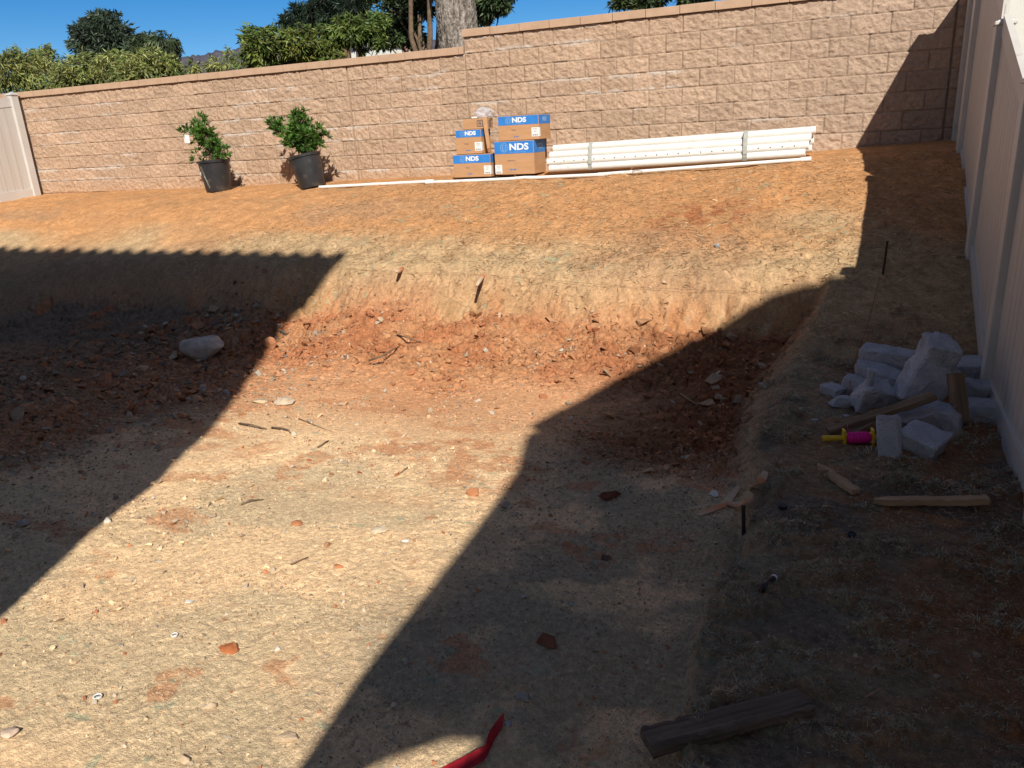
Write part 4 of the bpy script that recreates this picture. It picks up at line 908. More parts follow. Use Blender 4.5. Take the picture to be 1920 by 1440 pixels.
rock('brown stone beside the pale stone in the shade', 1137, 1048, 26, (.16, .10, .08), 30, flat=.8)
rock('dark red crumbled clay lump in the shade, centre right', 1148, 935, 60, (.20, .075, .045), 31, flat=.5, n=13, ang=.45)
rock('reddish clay block in the dark of the pit at right', 1240, 874, 34, (.28, .14, .10), 32, flat=.6, n=12)
rock('grey stone stuck in the slope above the cut face', 1346, 462, 17, (.40, .38, .36), 33, flat=.8)
rock('tan stone in the dark corner of the pit, left of the bank', 1348, 752, 20, (.40, .33, .25), 34, flat=.8)
rock('pale stone by the foot of the right bank, in shadow', 1432, 736, 26, (.40, .36, .28), 35, flat=.6)
rock('round tan stone near the toe of the right bank', 1384, 758, 30, (.30, .22, .15), 36, flat=.7)
rock('small white stone on the crest in front of the pipes', 1252, 298, 10, (.55, .42, .3), 37, flat=.8)
rock('dark clod lying on the crest against the thin pipe', 1292, 296, 12, (.16, .09, .07), 38, flat=.9)
rock('pale pebble at the foot of the lit red slope', 668, 795, 18, (.62, .50, .36), 39, flat=.4)
rock('grey-white pebble in shade near the bottom, left of grey angular stone', 762, 1240, 16, (.40, .38, .34), 41, flat=.6)
rock('pale stone on the shadow edge near the upper floor', 960, 968, 14, (.5, .45, .36), 42, flat=.6)
# shells / white caps
for px, py, w_, lab in ((328, 1194, 10, 'small white oval ring on the lit floor, upper of two'), (184, 1310, 12, 'small white oval ring on the lit floor, lower left of two')):
    c = at_ground(px, py); s = w_ / 1442 * np.linalg.norm(c) / 2; g = gz(c[0], c[1]) + .004
    pts = [(c[0] + s * math.cos(q), c[1] + s * .95 * math.sin(q), g + .004) for q in np.linspace(0, 2 * PI, 20)]
    m = MB(); m.tube(pts, s * .2, 6, cap=False); m.tube([(c[0], c[1], g - .006), (c[0], c[1], g - .001)], s * .8, 16); o = m.build('plastic_ring', M_label, base=(c[0], c[1], g), smooth=True); tag(o, lab, 'ring')

# uncounted clods, gravel: merged
def scatter(name, n, density, size, cols, seed, flat=.6, variants=9, npts=9, X=(-11, 1.1), Y=(1.4, 9.0), kind='stuff', sink=.25, mat=None, power=2.2, ang=.35):
    rs = np.random.RandomState(seed); var = []
    for k in range(variants):
        bm = bmesh.new()
        for p in rock_pts(seed * 50 + k, npts, flat, ang): bm.verts.new(p)
        bmesh.ops.convex_hull(bm, input=bm.verts); bmesh.ops.delete(bm, geom=[v for v in bm.verts if not v.link_faces], context='VERTS'); bmesh.ops.triangulate(bm, faces=bm.faces[:])
        bm.verts.index_update(); var.append((np.array([v.co[:] for v in bm.verts]), np.array([[v.index for v in f.verts] for f in bm.faces]))); bm.free()
    # sample evenly in the view's own spread, i.e. denser near the viewer
    T = rs.uniform(math.radians(-64), math.radians(15), n * 4); U = rs.rand(n * 4); R0 = 1.5 * (9.6 / 1.5) ** U
    x = R0 * np.sin(T); y = R0 * np.cos(T)
    ok = (x > X[0]) & (x < X[1]) & (y > Y[0]) & (y < Y[1]); x, y = x[ok], y[ok]
    d = density(x, y); ok = rs.rand(len(x)) < d; x, y = x[ok][:n], y[ok][:n]
    s = size[0] + (size[1] - size[0]) * rs.rand(len(x)) ** power
    s = s * np.clip(np.hypot(x, y) / 5.5, .38, 1.3)
    z = ground_h(x, y); vi = rs.randint(0, variants, len(x)); VV = []; FF = []; CC = []; off = 0
    a = rs.rand(len(x)) * 2 * PI; tl_ = rs.normal(size=(len(x), 2)) * .35; ci = rs.randint(0, len(cols), len(x)); cj = .75 + .5 * rs.rand(len(x))
    soil = soil_colour(x, y)
    for k, (P, Fk) in enumerate(var):
        i = np.where(vi == k)[0]
        if len(i) == 0: continue
        ca, sa = np.cos(a[i])[:, None], np.sin(a[i])[:, None]
        Q = P[None] * s[i][:, None, None]; qx = Q[..., 0] * ca - Q[..., 1] * sa; qy = Q[..., 0] * sa + Q[..., 1] * ca; qz = Q[..., 2] + qx * tl_[i, 0][:, None] + qy * tl_[i, 1][:, None]
        W = np.stack([qx + x[i][:, None], qy + y[i][:, None], qz + (z[i] + s[i] * flat * (1 - 2 * sink))[:, None]], -1).reshape(-1, 3)
        FF.append((Fk[None] + (np.arange(len(i)) * len(P))[:, None, None] + off).reshape(-1, 3)); off += len(i) * len(P); VV.append(W)
        c = np.array([cols[q] if cols[q] is not None else (0, 0, 0) for q in ci[i]]); own = np.array([cols[q] is None for q in ci[i]])
        c = np.where(own[:, None], soil[i], c) * (.8 + .4 * (cj[i][:, None] - .75) * 2); CC.append(np.repeat(c, len(P), axis=0))
    o = mk(name, np.concatenate(VV), np.concatenate(FF), mat or M_stone, cols=np.concatenate(CC), base=(0, 0, -1.9)); tag(o, kind=kind); return o
def dens_rub(x, y):
    m, face, rub, berm, slope, w, w2 = zones(x, y); return np.clip(rub * (1 - face) * m * sstep(-.12, .18, w2 + .1), 0, 1)
def dens_big(x, y):
    m, face, rub, berm, slope, w, w2 = zones(x, y); c = sstep(-1.9, -1.0, x) * sstep(4.6, 5.4, y) + sstep(-5.2, -6.2, x) * .7; return np.clip(rub * (1 - face) * m * (.12 + c), 0, 1)
def dens_floor(x, y):
    m, face, rub, berm, slope, w, w2 = zones(x, y); return np.clip(m * (1 - face) * (.35 + .65 * sstep(.45, .6, fbm(x * 2.2, y * 2.2, 9, 3))) + .06 * berm, 0, 1)
def dens_top(x, y):
    m, face, rub, berm, slope, w, w2 = zones(x, y); return np.clip(slope * (.15 + .85 * np.exp(-((y - 7.5) / .3) ** 2)) , 0, 1)
scatter('soil_clods', 9000, dens_rub, (.008, .042), [None, None, None, None, (.46, .185, .085), (.55, .28, .14)], 1, flat=.5, sink=.36)
scatter('soil_clods', 1300, dens_big, (.028, .085), [None, None, None, (.42, .20, .10), (.46, .33, .21)], 2, flat=.5, npts=11, power=2.6, sink=.38)
scatter('gravel', 60000, dens_floor, (.003, .014), [None, None, None, (.60, .46, .31), (.50, .24, .12), (.50, .41, .30), (.30, .22, .15), (.40, .33, .25)], 3, flat=.6, power=2.6, variants=6, npts=7)
scatter('soil_clods', 2200, dens_rub, (.018, .058), [None, None, (.46, .19, .09)], 24, flat=.5, sink=.24, npts=11, power=1.8)
def dens_face(x, y):
    m, face, rub, berm, slope, w, w2 = zones(x, y); return np.clip(face * .9 + np.exp(-((y - 7.42) / .10) ** 2) * .35 * (x < 0), 0, 1)
scatter('soil_clods', 1500, dens_face, (.006, .032), [None, None, None, (.50, .33, .17)], 21, flat=.6, sink=.42, Y=(6.7, 7.7))
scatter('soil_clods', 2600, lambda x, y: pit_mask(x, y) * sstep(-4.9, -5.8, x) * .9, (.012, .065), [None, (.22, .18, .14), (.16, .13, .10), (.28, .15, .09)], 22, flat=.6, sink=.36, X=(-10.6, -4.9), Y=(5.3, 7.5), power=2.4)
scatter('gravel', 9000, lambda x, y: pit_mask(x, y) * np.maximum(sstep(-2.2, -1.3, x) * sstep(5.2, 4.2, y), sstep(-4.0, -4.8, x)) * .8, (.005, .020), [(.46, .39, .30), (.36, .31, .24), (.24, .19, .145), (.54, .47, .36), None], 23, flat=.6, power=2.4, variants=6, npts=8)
scatter('gravel', 1500, dens_floor, (.012, .040), [None, None, (.58, .46, .33), (.48, .20, .10), (.56, .48, .37), (.42, .33, .24)], 4, flat=.5, npts=12, power=2.6)
scatter('gravel', 1800, dens_top, (.005, .018), [None, None, (.52, .38, .22)], 5, flat=.5)
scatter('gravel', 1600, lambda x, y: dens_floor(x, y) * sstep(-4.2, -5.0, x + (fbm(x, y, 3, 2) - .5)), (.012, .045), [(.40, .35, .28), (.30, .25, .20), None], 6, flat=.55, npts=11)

# ================================================================== dry grass
def blades(name, n, density, L, Wd, cols, seed, X=(-13, 1.12), Y=(1.4, 9.3), curl=.4, lift=.35, clumps=None):
    rs = np.random.RandomState(seed)
    T = rs.uniform(math.radians(-66), math.radians(16), n * 8); U = rs.rand(n * 8); R0 = 1.6 * (10.5 / 1.6) ** (U ** .9)
    x = R0 * np.sin(T); y = R0 * np.cos(T); ok = (x > X[0]) & (x < X[1]) & (y > Y[0]) & (y < Y[1]); x, y = x[ok], y[ok]
    ok = rs.rand(len(x)) < density(x, y); x, y = x[ok][:n], y[ok][:n]
    if clumps:
        k = clumps; x = np.repeat(x, k); y = np.repeat(y, k); sp = np.clip(np.hypot(x, y) / 5, .35, 1.2)
        x = x + rs.normal(size=len(x)) * .022 * sp; y = y + rs.normal(size=len(y)) * .022 * sp
    n = len(x); z = ground_h(x, y); sc = np.clip(np.hypot(x, y) / 5.0, .45, 1.5)
    a = rs.rand(n) * 2 * PI; l = (L[0] + (L[1] - L[0]) * rs.rand(n)) * sc; up = rs.rand(n) ** 2 * lift
    d = np.stack([np.cos(a), np.sin(a), up], 1); s = np.stack([-np.sin(a), np.cos(a), rs.normal(size=n) * .4], 1); w_ = (Wd * sc * (.6 + .8 * rs.rand(n)))[:, None]
    b = rs.normal(size=n)[:, None] * curl * l[:, None]
    P = np.stack([x, y, z + .002 + .006 * rs.rand(n) * sc], 1)
    p1 = P + d * l[:, None] * .5 + s * b * .5 + np.array([0, 0, 1]) * (up * l)[:, None] * .3; p2 = P + d * l[:, None] + s * b * 1.3 - np.array([0, 0, 1]) * (up * l)[:, None] * .5
    V = np.stack([P - s * w_ * .5, P + s * w_ * .5, p1 + s * w_ * .5, p1 - s * w_ * .5, p2 + s * w_ * .2, p2 - s * w_ * .2], 1).reshape(-1, 3)
    i = np.arange(n)[:, None] * 6; F = np.concatenate([i + np.array([[0, 1, 2, 3]]), i + np.array([[3, 2, 4, 5]])])
    c = np.array(cols)[rs.randint(0, len(cols), n)] * (.6 + .7 * rs.rand(n))[:, None]
    o = mk(name, V, F, M_straw, cols=np.repeat(c, 6, axis=0), base=(0, 0, -1.9)); tag(o, kind='stuff'); return o
STR = [(.74, .56, .34), (.66, .44, .24), (.60, .36, .18), (.52, .28, .13), (.66, .54, .36)]
BER = [(.62, .52, .36), (.50, .44, .32), (.54, .36, .20), (.38, .22, .12), (.44, .44, .33), (.30, .35, .30)]
blades('dry_grass', 26000, lambda x, y: (1 - pit_mask(x, y)) * sstep(5.6, 6.6, y) * .9, (.015, .05), .0030, STR, 11, lift=.22)
blades('dry_grass', 15000, lambda x, y: (1 - pit_mask(x, y)) * sstep(6.6, 5.8, y) * (.25 + .75 * sstep(-.3, .6, x)) * .9, (.012, .040), .0034, BER, 12, lift=.5)
blades('dry_grass', 1500, lambda x, y: (1 - pit_mask(x, y)) * sstep(7.0, 5.8, y) * sstep(.50, .58, fbm(x * 5.5, y * 7.5, 81, 4)), (.014, .042), .0046, BER, 13, clumps=34, lift=1.0, curl=.6)
blades('dry_grass', 1500, lambda x, y: (1 - pit_mask(x, y)) * sstep(6.8, 7.3, y) * sstep(8.3, 7.5, y), (.02, .050), .0035, STR + [(.50, .46, .28)], 14, clumps=6, lift=.18)

# ================================================================== broken concrete pile
def at_plane(px, py, z): r = ray(px, py); return r * (z / r[2])
def chunk(lab, px, py, w, d, h, rot, lift, seed, rough=.045, cut=.30, name='concrete_chunk', mat=None, group='broken concrete pieces in the pile'):
    c0 = at_ground(px, py); z = gz(c0[0], c0[1]) + lift; c = at_plane(px, py, z) if lift else c0
    rs = np.random.RandomState(seed); pts = []
    for sx in (-1, 1):
        for sy in (-1, 1):
            for sz in (-1, 1):
                k = 1 - cut * rs.rand(3) * (1 if rs.rand() < .75 else 1.6); p = np.array([sx * w / 2 * k[0], sy * d / 2 * k[1], sz * h / 2 * (1 - .12 * rs.rand())]); pts.append(p)
                if rs.rand() < .5: pts.append(np.array([sx * w / 2 * (k[0] - .22), sy * d / 2 * min(1, k[1] + .1), sz * h / 2]))
    V, F = hull([tuple(p) for p in pts], bev=min(w, d, h) * .05, sub=3, disp=rough * min(w, d, h) * 2.2, seed=seed, fs=24)
    R = np.array(euler(*rot)); V = V @ R.T + np.array([c[0], c[1], z])
    o = mk(name, V, F, mat or M_conc, base=(c[0], c[1], V[:, 2].min())); smooth_by_angle(o, 28); return tag(o, lab, 'concrete', group)
chunk('long flat concrete slab at the top left of the pile', 1672, 672, .46, .16, .13, (.15, .05, -.15), .10, 101)
chunk('long concrete slab sloping down right, second from the top left', 1662, 708, .44, .15, .13, (.25, .18, -.45), .08, 102)
chunk('rounded upright concrete block at the very top of the pile', 1752, 672, .23, .22, .30, (.35, .15, .2), .20, 103)
chunk('biggest block with a smooth pale slanted face in the middle of the pile', 1733, 722, .30, .22, .34, (-.30, .55, .25), .14, 104, rough=.03)
chunk('flat concrete slab at the back right of the pile beside the fence', 1818, 690, .31, .20, .11, (.1, -.05, .1), .06, 105)
chunk('rough grey chunk under the upright board, by the fence post', 1828, 738, .20, .18, .16, (.2, .1, .4), .05, 106)
chunk('pointed concrete chunk nearest the fence on the right', 1846, 772, .26, .15, .13, (.1, .0, -.15), .04, 107)
chunk('big lower block with a flat pale top, front of the pile', 1728, 832, .27, .24, .17, (.1, .15, -.55), .06, 108, rough=.03)
chunk('tall triangular slab standing on edge at the front, beside the reel', 1666, 828, .155, .07, .30, (-.35, -.08, .05), .11, 109, cut=.5)
chunk('dark stained block behind the flat-topped front block', 1768, 786, .24, .20, .16, (.05, .1, -.2), .06, 110)
chunk('pale wedge between the long board and the front blocks', 1722, 784, .25, .18, .13, (.2, -.2, .3), .07, 111)
chunk('large rough grey chunk left of the middle of the pile', 1637, 745, .26, .20, .20, (.3, .2, .5), .07, 112, cut=.4)
chunk('grey chunk at the left of the pile, behind the smallest ones', 1600, 722, .21, .14, .13, (.1, .3, -.3), .05, 113, cut=.4)
chunk('small flat chunk at the far left of the pile', 1562, 732, .17, .12, .07, (.1, .1, -.6), .03, 114, cut=.45)
chunk('small jagged chunk in front of the far left one', 1577, 752, .15, .12, .07, (0, .1, .3), .03, 115, cut=.5)
chunk('small rough lump in the gap left of the smooth-faced block', 1690, 752, .15, .14, .11, (.2, 0, .4), .05, 116, cut=.4)
chunk('small pointed pale piece standing on the left chunk', 1633, 708, .06, .06, .11, (0, .1, .2), .18, 117, cut=.6)
chunk('tiny white concrete chip in front of the pile', 1714, 866, .075, .05, .035, (0, 0, .2), .0, 118, cut=.5)
chunk('white concrete flake on the ground left of the boards', 1529, 788, .055, .04, .02, (0, 0, .1), .0, 119, cut=.5)
chunk('small white flake between the boards and the left chunks', 1586, 781, .04, .035, .02, (0, 0, .7), .0, 120, cut=.5)
# boards in the pile
def board(lab, a, b, za, zb, w, h, mat, name='board', cat='wood', roll=0.0, taper=0.0, group=None, seg=14, seed=0, rough=.003, point=None, clear=None):
    pa = Vector(at_plane(a[0], a[1], gz(*at_ground(*a)[:2]) + za)); pb = Vector(at_plane(b[0], b[1], gz(*at_ground(*b)[:2]) + zb))
    if clear is not None:      # rest on the highest ground under it
        top = max(gz(*(pa.lerp(pb, q / 12)[:2])) for q in range(13)) + clear
        pa = Vector(at_plane(a[0], a[1], top)); pb = Vector(at_plane(b[0], b[1], top))
    d = (pb - pa); L_ = d.length; d.normalize(); sd = d.cross(Vector((0, 0, 1))).normalized(); up = sd.cross(d)
    Rm = Matrix.Rotation(roll, 3, d); sd = Rm @ sd; up = Rm @ up; V = []; F = []; rr = random.Random(seed)
    for i in range(seg + 1):
        f = i / seg; k = 1.0; kw = 1.0
        if point and f < point: kw = max(.12, f / point)
        c = pa + d * (L_ * f) + up * (-.0)
        jit = rr.uniform(-1, 1) * rough
        for (s, u) in ((-1, -1), (-.9, -1), (.9, -1), (1, -1), (1, -.8), (1, .8), (.9, 1), (.3, 1), (-.3, 1), (-.9, 1), (-1, .8), (-1, -.8)):
            e = (rr.uniform(-1, 1) * rough)
            V.append(c + sd * (s * w / 2 * kw * (1 - taper * f) + jit + e) + up * (u * h / 2 * (1 if kw > .5 else .8) + e))
    n = 12
    for i in range(seg):
        for k in range(n): F.append([i * n + k, i * n + (k + 1) % n, (i + 1) * n + (k + 1) % n, (i + 1) * n + k])
    F.append(list(range(n))[::-1]); F.append([seg * n + k for k in range(n)])
    o = mk(name, V, F, mat, base=tuple(pa.lerp(pb, .5) - Vector((0, 0, h / 2)))); smooth_by_angle(o, 30)
    # bring the length axis to the object's X so that the grain runs along it
    X_ = d; Rw = Matrix((X_, sd, up)).transposed()
    me = o.data; me.transform(Rw.inverted().to_4x4()); o.rotation_euler = Rw.to_euler()
    return tag(o, lab, cat, group)
board('weathered board lying diagonally across the concrete pile', (1552, 808), (1752, 742), .03, .22, .075, .035, M_woodw, seed=1, group='old boards in the concrete pile')
board('weathered split board under the diagonal one, pointing to the reel', (1578, 822), (1655, 782), .02, .06, .07, .035, M_woodw, seed=2, group='old boards in the concrete pile', roll=.2)
board('short thick weathered post leaning against the right of the pile', (1803, 790), (1792, 700), .06, .26, .075, .07, M_woodw, seed=3, group='old boards in the concrete pile')
board('thin splinter of wood under the split board', (1604, 824), (1648, 797), .01, .04, .016, .014, M_woodw, seed=4)
board('short pale wooden stake lying left of the long stake, below the reel', (1533, 872), (1604, 922), .018, .018, .048, .028, M_stake, seed=5, name='wooden_stake', cat='stake', point=.22)
board('long pale wooden stake with pointed end lying near the fence', (1638, 940), (1853, 938), .018, .018, .045, .032, M_stake, seed=6, name='wooden_stake', cat='stake', point=.14)
board('dark weathered timber lying at the bottom of the picture', (1212, 1392), (1512, 1314), .040, .045, .098, .036, M_dark, seed=7, name='old_timber', rough=.003, seg=30, clear=.0)
# string line reel
def reel():
    a = Vector(at_ground(1541, 832)); b = Vector(at_ground(1645, 834)); r0 = .034; a.z = gz(a.x, a.y) + r0; b.z = gz(b.x, b.y) + r0
    L_ = (b - a).length; d = (b - a).normalized(); P = lambda f: a + d * L_ * f
    root = thing('line_reel', 'yellow hand reel wound with bright pink string, lying left of the pile', 'reel', tuple(P(.5) - Vector((0, 0, r0))))
    m = MB(); m.tube([P(0), P(.01), P(.30), P(.36)], [.016, .020, .0165, .014], 16); o = m.build('handle', M_yel, root); smooth_by_angle(o, 40)
    sd = d.cross(Vector((0, 0, 1))).normalized(); up = sd.cross(d); R = Matrix((d, sd, up)).transposed()
    for f in (.39, .90):
        m = MB(); m.box(P(f), (.014, .055, .105), R, bev=.004); m.box(P(f) + d * (.010 if f < .5 else -.01), (.012, .030, .06), R, bev=.003); m.build('flange', M_yel, root)
    m = MB(); m.tube([P(.36), P(.96)], .013, 12); m.tube([P(.955), P(1.0)], .009, 10); m.build('spindle', M_yel, root)
    m = MB(); m.tube([P(.43), P(.46), P(.5), P(.65), P(.80), P(.84), P(.87)], [.024, .031, .034, .036, .034, .031, .024], 24); o = m.build('pink_string_winding', M_pink, root, smooth=True)
    q = P(.50) + Vector((0, 0, .034)); e = Vector(at_ground(1596, 797)); e.z = gz(e.x, e.y) + .06
    m = MB(); m.tube([q, q + Vector((-.02, .02, .02)), q.lerp(e, .5) + Vector((-.02, 0, .015)), e], .0016, 5); m.build('loose_string', M_pink, root)
reel()
# string line across the cut and red string up the berm
def cord(lab, pts, r, mat, name='string_line', cat='string', h=.03):
    P = []
    for (x, y, l) in pts:
        g = at_ground(x, y); z = gz(g[0], g[1]) + l; q = at_plane(x, y, z); P.append(tuple(q))
    c = np.mean(np.array(P), axis=0); m = MB(); m.tube(P, r, 5); o = m.build(name, mat, base=tuple(c)); tag(o, lab, cat)
M_cord = material('brown_cord', (.22, .13, .08), (.15, .09, .06), rough=.9)
M_redc = material('red_cord', (.30, .06, .05), (.2, .04, .04), rough=.8)
face_y = 6.9
def near_face(x, y):
    g = at_ground(x, y); return g * (1 - .018 / np.linalg.norm(g) * 2)
pa = [at_y(602, 497, 7.12), at_y(680, 506, 7.0), at_y(745, 510, 6.92), at_y(850, 512, 6.88), at_y(960, 519, 6.86), at_y(1100, 531, 6.86), at_y(1240, 541, 6.88), at_y(1400, 546, 6.92), at_y(1540, 545, 7.0)]
pa = [near_face(*q) for q in ((602, 497), (640, 502), (680, 506), (745, 509), (800, 511), (850, 512), (905, 515), (960, 519), (1030, 525), (1100, 531), (1170, 537), (1240, 541), (1320, 544), (1400, 546), (1470, 546), (1540, 545))]
m = MB(); m.tube([tuple(q) for q in pa], .0014, 5); o = m.build('string_line', M_cord, base=tuple(pa[4])); tag(o, 'thin brown string line sagging across the sunlit cut face', 'string')
cord('thin red string running up the berm behind the concrete pile', [(1603, 770, .02), (1596, 745, .05), (1594, 712, .08), (1600, 690, .04), (1608, 660, .03), (1622, 625, .03), (1632, 590, .03), (1650, 520, .12)], .0022, M_redc)
# stakes and rods
def rod(lab, px, py, topx, topy, w, mat, name, cat='stake'):
    g = at_ground(px, py); z = gz(g[0], g[1]); t = at_y(topx, topy, g[1]); g = np.array([g[0], g[1], z])
    m = MB(); a = Vector(g) - Vector((0, 0, .05)); b = Vector(t); m.tube([a, a.lerp(b, .5), b], [w, w, w * .95], 8); m.tube([b, b + Vector((0, 0, .004))], w * 1.25, 8)
    o = m.build(name, mat, base=tuple(g)); return tag(o, lab, cat)
rod('thin dark steel rod standing on the shaded slope near the fence shadow', 1655, 515, 1664, 453, .009, M_rust, 'steel_rod', 'rod')
rod('short black stake standing in the little trench right of centre', 1395, 1002, 1394, 950, .010, M_rust, 'black_stake')
# peeled bark / flagging strips
def strip(lab, pts, w, mat, name, cat, tw=None, th=.0012):
    P = [Vector((*at_plane(x, y, gz(*at_ground(x, y)[:2]) + l),)) for (x, y, l, *_) in pts]; V = []; F = []
    # smooth the path
    Q = []; W_ = []; TW = []
    ws = [p[3] if len(p) > 3 else 1 for p in pts]; ts = [p[4] if len(p) > 4 else 0 for p in pts]
    n = (len(P) - 1) * 6
    for i in range(n + 1):
        u = i / n * (len(P) - 1); k = min(int(u), len(P) - 2); f = u - k
        p0 = P[max(k - 1, 0)]; p1 = P[k]; p2 = P[k + 1]; p3 = P[min(k + 2, len(P) - 1)]
        Q.append(.5 * ((2 * p1) + (-p0 + p2) * f + (2 * p0 - 5 * p1 + 4 * p2 - p3) * f * f + (-p0 + 3 * p1 - 3 * p2 + p3) * f ** 3))
        W_.append(ws[k] + (ws[k + 1] - ws[k]) * f); TW.append(ts[k] + (ts[k + 1] - ts[k]) * f)
    for i, q in enumerate(Q):
        d = (Q[min(i + 1, n)] - Q[max(i - 1, 0)]).normalized(); sd = d.cross(Vector((0, 0, 1))).normalized(); sd = Matrix.Rotation(TW[i], 3, d) @ sd; nn = sd.cross(d)
        V += [q - sd * w / 2 * W_[i], q + sd * w / 2 * W_[i], q + sd * w / 2 * W_[i] + nn * th, q - sd * w / 2 * W_[i] + nn * th]
    for i in range(n):
        for k in range(4): F.append([i * 4 + k, i * 4 + (k + 1) % 4, (i + 1) * 4 + (k + 1) % 4, (i + 1) * 4 + k])
    F += [[0, 1, 2, 3], [n * 4 + k for k in (3, 2, 1, 0)]]
    c = sum(Q, Vector()) / len(Q); o = mk(name, V, F, mat, base=tuple(c), smooth=False); return tag(o, lab, cat)
strip('pale grey-tan peeled strip lying flat, left of the trench', [(1309, 966, .01, .5), (1335, 955, .012, 1), (1358, 945, .015, 1), (1372, 928, .02, 1), (1385, 912, .02, .5)], .045, M_peel, 'bark_strip', 'bark')
strip('curled orange peeled strip crossing the pale one above the short stake', [(1360, 943, .02, .6), (1385, 946, .03, 1, .4), (1398, 938, .05, 1, .8), (1407, 922, .05, .7, .4)], .05, M_peel, 'bark_strip', 'bark')
strip('upper orange-tan curled strip pointing up right', [(1404, 915, .02, .5), (1418, 910, .03, .9, .3), (1428, 898, .05, 1, .7), (1436, 884, .05, .6, .3)], .045, M_peel, 'bark_strip', 'bark')
strip('twisted bright red ribbon lying at the bottom edge of the picture', [(830, 1452, .01, 1.1, .1), (870, 1432, .012, 1.15, .2), (900, 1416, .03, 1, .6), (914, 1402, .02, .55, .9), (922, 1380, .03, .8, 1.0), (936, 1358, .02, .7, .5), (944, 1338, .01, .1, .2)], .040, M_red, 'ribbon', 'ribbon')
# small caps and tube bits
def cap(lab, px, py, r, hh, mat, tilt=(0, 0, 0), name='pipe_cap'):
    g = at_ground(px, py); z = gz(g[0], g[1]); m = MB(); bm = bmesh.new(); bmesh.ops.create_cone(bm, cap_ends=True, segments=20, radius1=r, radius2=r * .9, depth=hh)
    m._bm(bm, (g[0], g[1], z + hh * .45), euler(*tilt)); bm = bmesh.new(); bmesh.ops.create_cone(bm, cap_ends=True, segments=20, radius1=r * 1.12, radius2=r * 1.12, depth=hh * .3)
    m._bm(bm, (g[0], g[1], z + hh * .2), euler(*tilt)); o = m.build(name, mat, base=(g[0], g[1], z)); smooth_by_angle(o, 40); return tag(o, lab, 'cap')
cap('small white plastic cap lying in the shade left of the peeled strips', 1339, 932, .021, .030, M_white, (.9, .5, 0))
cap('round black plastic cap on the berm right of the trench', 1468, 952, .019, .018, M_blk, (.1, 0, 0))
cap('second black cap half hidden in the grass mat, farther right', 1596, 1015, .019, .016, M_blk, (.4, 0, 0))
a = Vector(at_ground(1427, 1126)); b = Vector(at_ground(1450, 1094)); a.z = gz(a.x, a.y) + .024; b.z = gz(b.x, b.y) + .026
rt = thing('tube_piece', 'short dark curved tube with a white collar lying on the berm', 'tube', tuple(a.lerp(b, .5) - Vector((0, 0, .016))))
m = MB(); mid = a.lerp(b, .55) + (b - a).cross(Vector((0, 0, 1))).normalized() * -.008; m.tube([a, mid, b], [.0125, .0125, .0125], 16); m.build('tube_wall', M_blk, rt, smooth=True)
d = (b - a).normalized(); m = MB(); m.tube([b - d * .004, b + d * .010], .0150, 16); m.build('collar', M_white, rt)
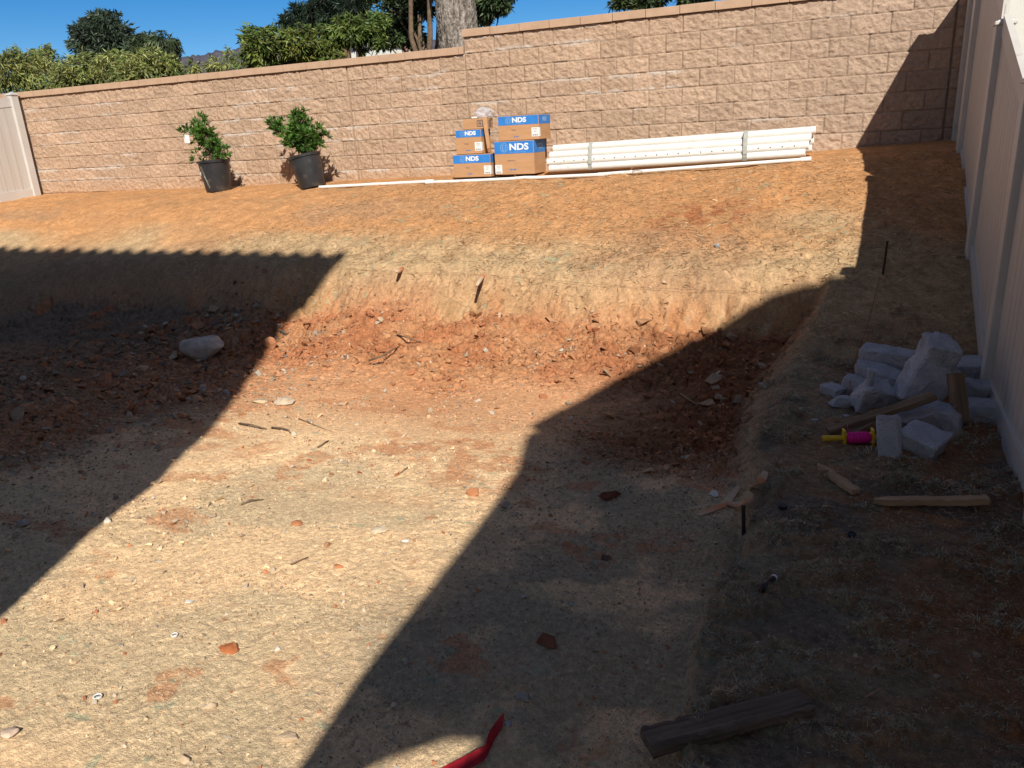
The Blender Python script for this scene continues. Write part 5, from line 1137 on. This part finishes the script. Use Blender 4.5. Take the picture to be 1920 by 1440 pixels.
# root stubs sticking out of the cut, lengthened so that their shadows form the dark slits
def stub(lab, px, py, pts, seed):
    g = at_ground(px, py); P = [Vector((g[0] + x, g[1] + y, g[2] + z)) for x, y, z in pts]; m = MB(); m.tube(P, [.028, .026, .022, .014][:len(P)], 8)
    o = m.build('root_stub', M_peel, base=tuple(P[0]), smooth=True); return tag(o, lab, 'root', 'root stubs in the cut face')
stub('left root stub poking from the lit cut face, its shadow the dark slit below', 748, 512, [(.0, .10, .03), (.02, .0, .03), (.05, -.10, .035), (.07, -.17, .05)], 1)
stub('right root stub poking from the lit cut face, made longer for its taller slit of shadow', 903, 530, [(-.02, .12, .05), (.01, .0, .06), (.06, -.16, .06), (.10, -.33, .04)], 2)
def hole(lab, quad_px, Y):
    P = [at_y(x, y, Y) for x, y in quad_px]; c = np.mean(P, axis=0); V = [tuple(p) for p in P]; n = len(P)
    V2 = [tuple((np.array(p) - c) * .5 + c + np.array([0, .0, 0])) for p in P]
    V = [tuple(np.array(p) + np.array([0, 0, 0])) for p in P] + [tuple((np.array(p) - c) * .82 + c + np.array([0, .035, 0])) for p in P]
    F = [[i, (i + 1) % n, (i + 1) % n + n, i + n] for i in range(n)] + [list(range(n, 2 * n))]
    o = mk('burrow_hole', V, F, M_hole, base=tuple(c)); return tag(o, lab, 'hole')
def twig(lab, pts, r, mat=None, name='twig', cat='twig'):
    P = []
    for (x, y, l) in pts: q = at_ground(x, y); z = gz(q[0], q[1]) + l; P.append(tuple(at_plane(x, y, z)))
    m = MB(); m.tube(P, [r * (1 - .5 * i / (len(P) - 1)) for i in range(len(P))], 6); c = np.mean(np.array(P), axis=0); o = m.build(name, mat or M_twig, base=tuple(c), smooth=True); return tag(o, lab, cat)
twig('dark bent root lying at the foot of the red slope, left end', [(448, 794, .01), (470, 796, .03), (492, 802, .02), (500, 804, .01)], .008)
twig('dark forked root right of the bent root on the lit floor', [(510, 802, .01), (528, 803, .03), (540, 806, .03), (545, 812, .01)], .009)
twig('pale straw stalk crossing the floor right of the roots', [(560, 785, .01), (600, 800, .02), (628, 810, .01)], .004, M_stake)
twig('long dark root in the red rubble, centre left', [(692, 676, .02), (715, 668, .04), (738, 655, .03), (752, 648, .02)], .010)
twig('upper dark root with frayed end in the red rubble', [(745, 628, .02), (765, 633, .04), (782, 640, .03), (790, 640, .02)], .009)
twig('pale stick lying on the lit floor below the red patches', [(745, 888, .01), (765, 876, .01)], .006, M_stake)
twig('small dark stick on the lit floor near the shadow edge', [(596, 838, .01), (616, 826, .01)], .007)
twig('thin pale stick lying in the dark right part of the pit', [(1276, 738, .02), (1296, 752, .02), (1317, 764, .01)], .006, M_stake)
twig('short pale stick on the lower right berm above the timber', [(1622, 1308, .01), (1654, 1289, .01)], .0035, M_stake)
twig('thin green stick on the lit floor, left of centre', [(545, 1058, .01), (578, 1044, .01)], .004, M_straw if False else M_cord)
twig('curled dry bark sliver on the lit floor left of centre', [(452, 946, .008), (470, 938, .02), (494, 937, .008)], .007)
twig('dark stick lying on the crest right of centre', [(1172, 322, .005), (1196, 320, .02), (1212, 322, .005)], .006)

# ------------------------------------------------------------------ lift the whole yard so that the ground lies near z = 0
for o in list(SC.objects):
    if o.parent is None and o.type in ('MESH', 'EMPTY'): o.location.z += EYE
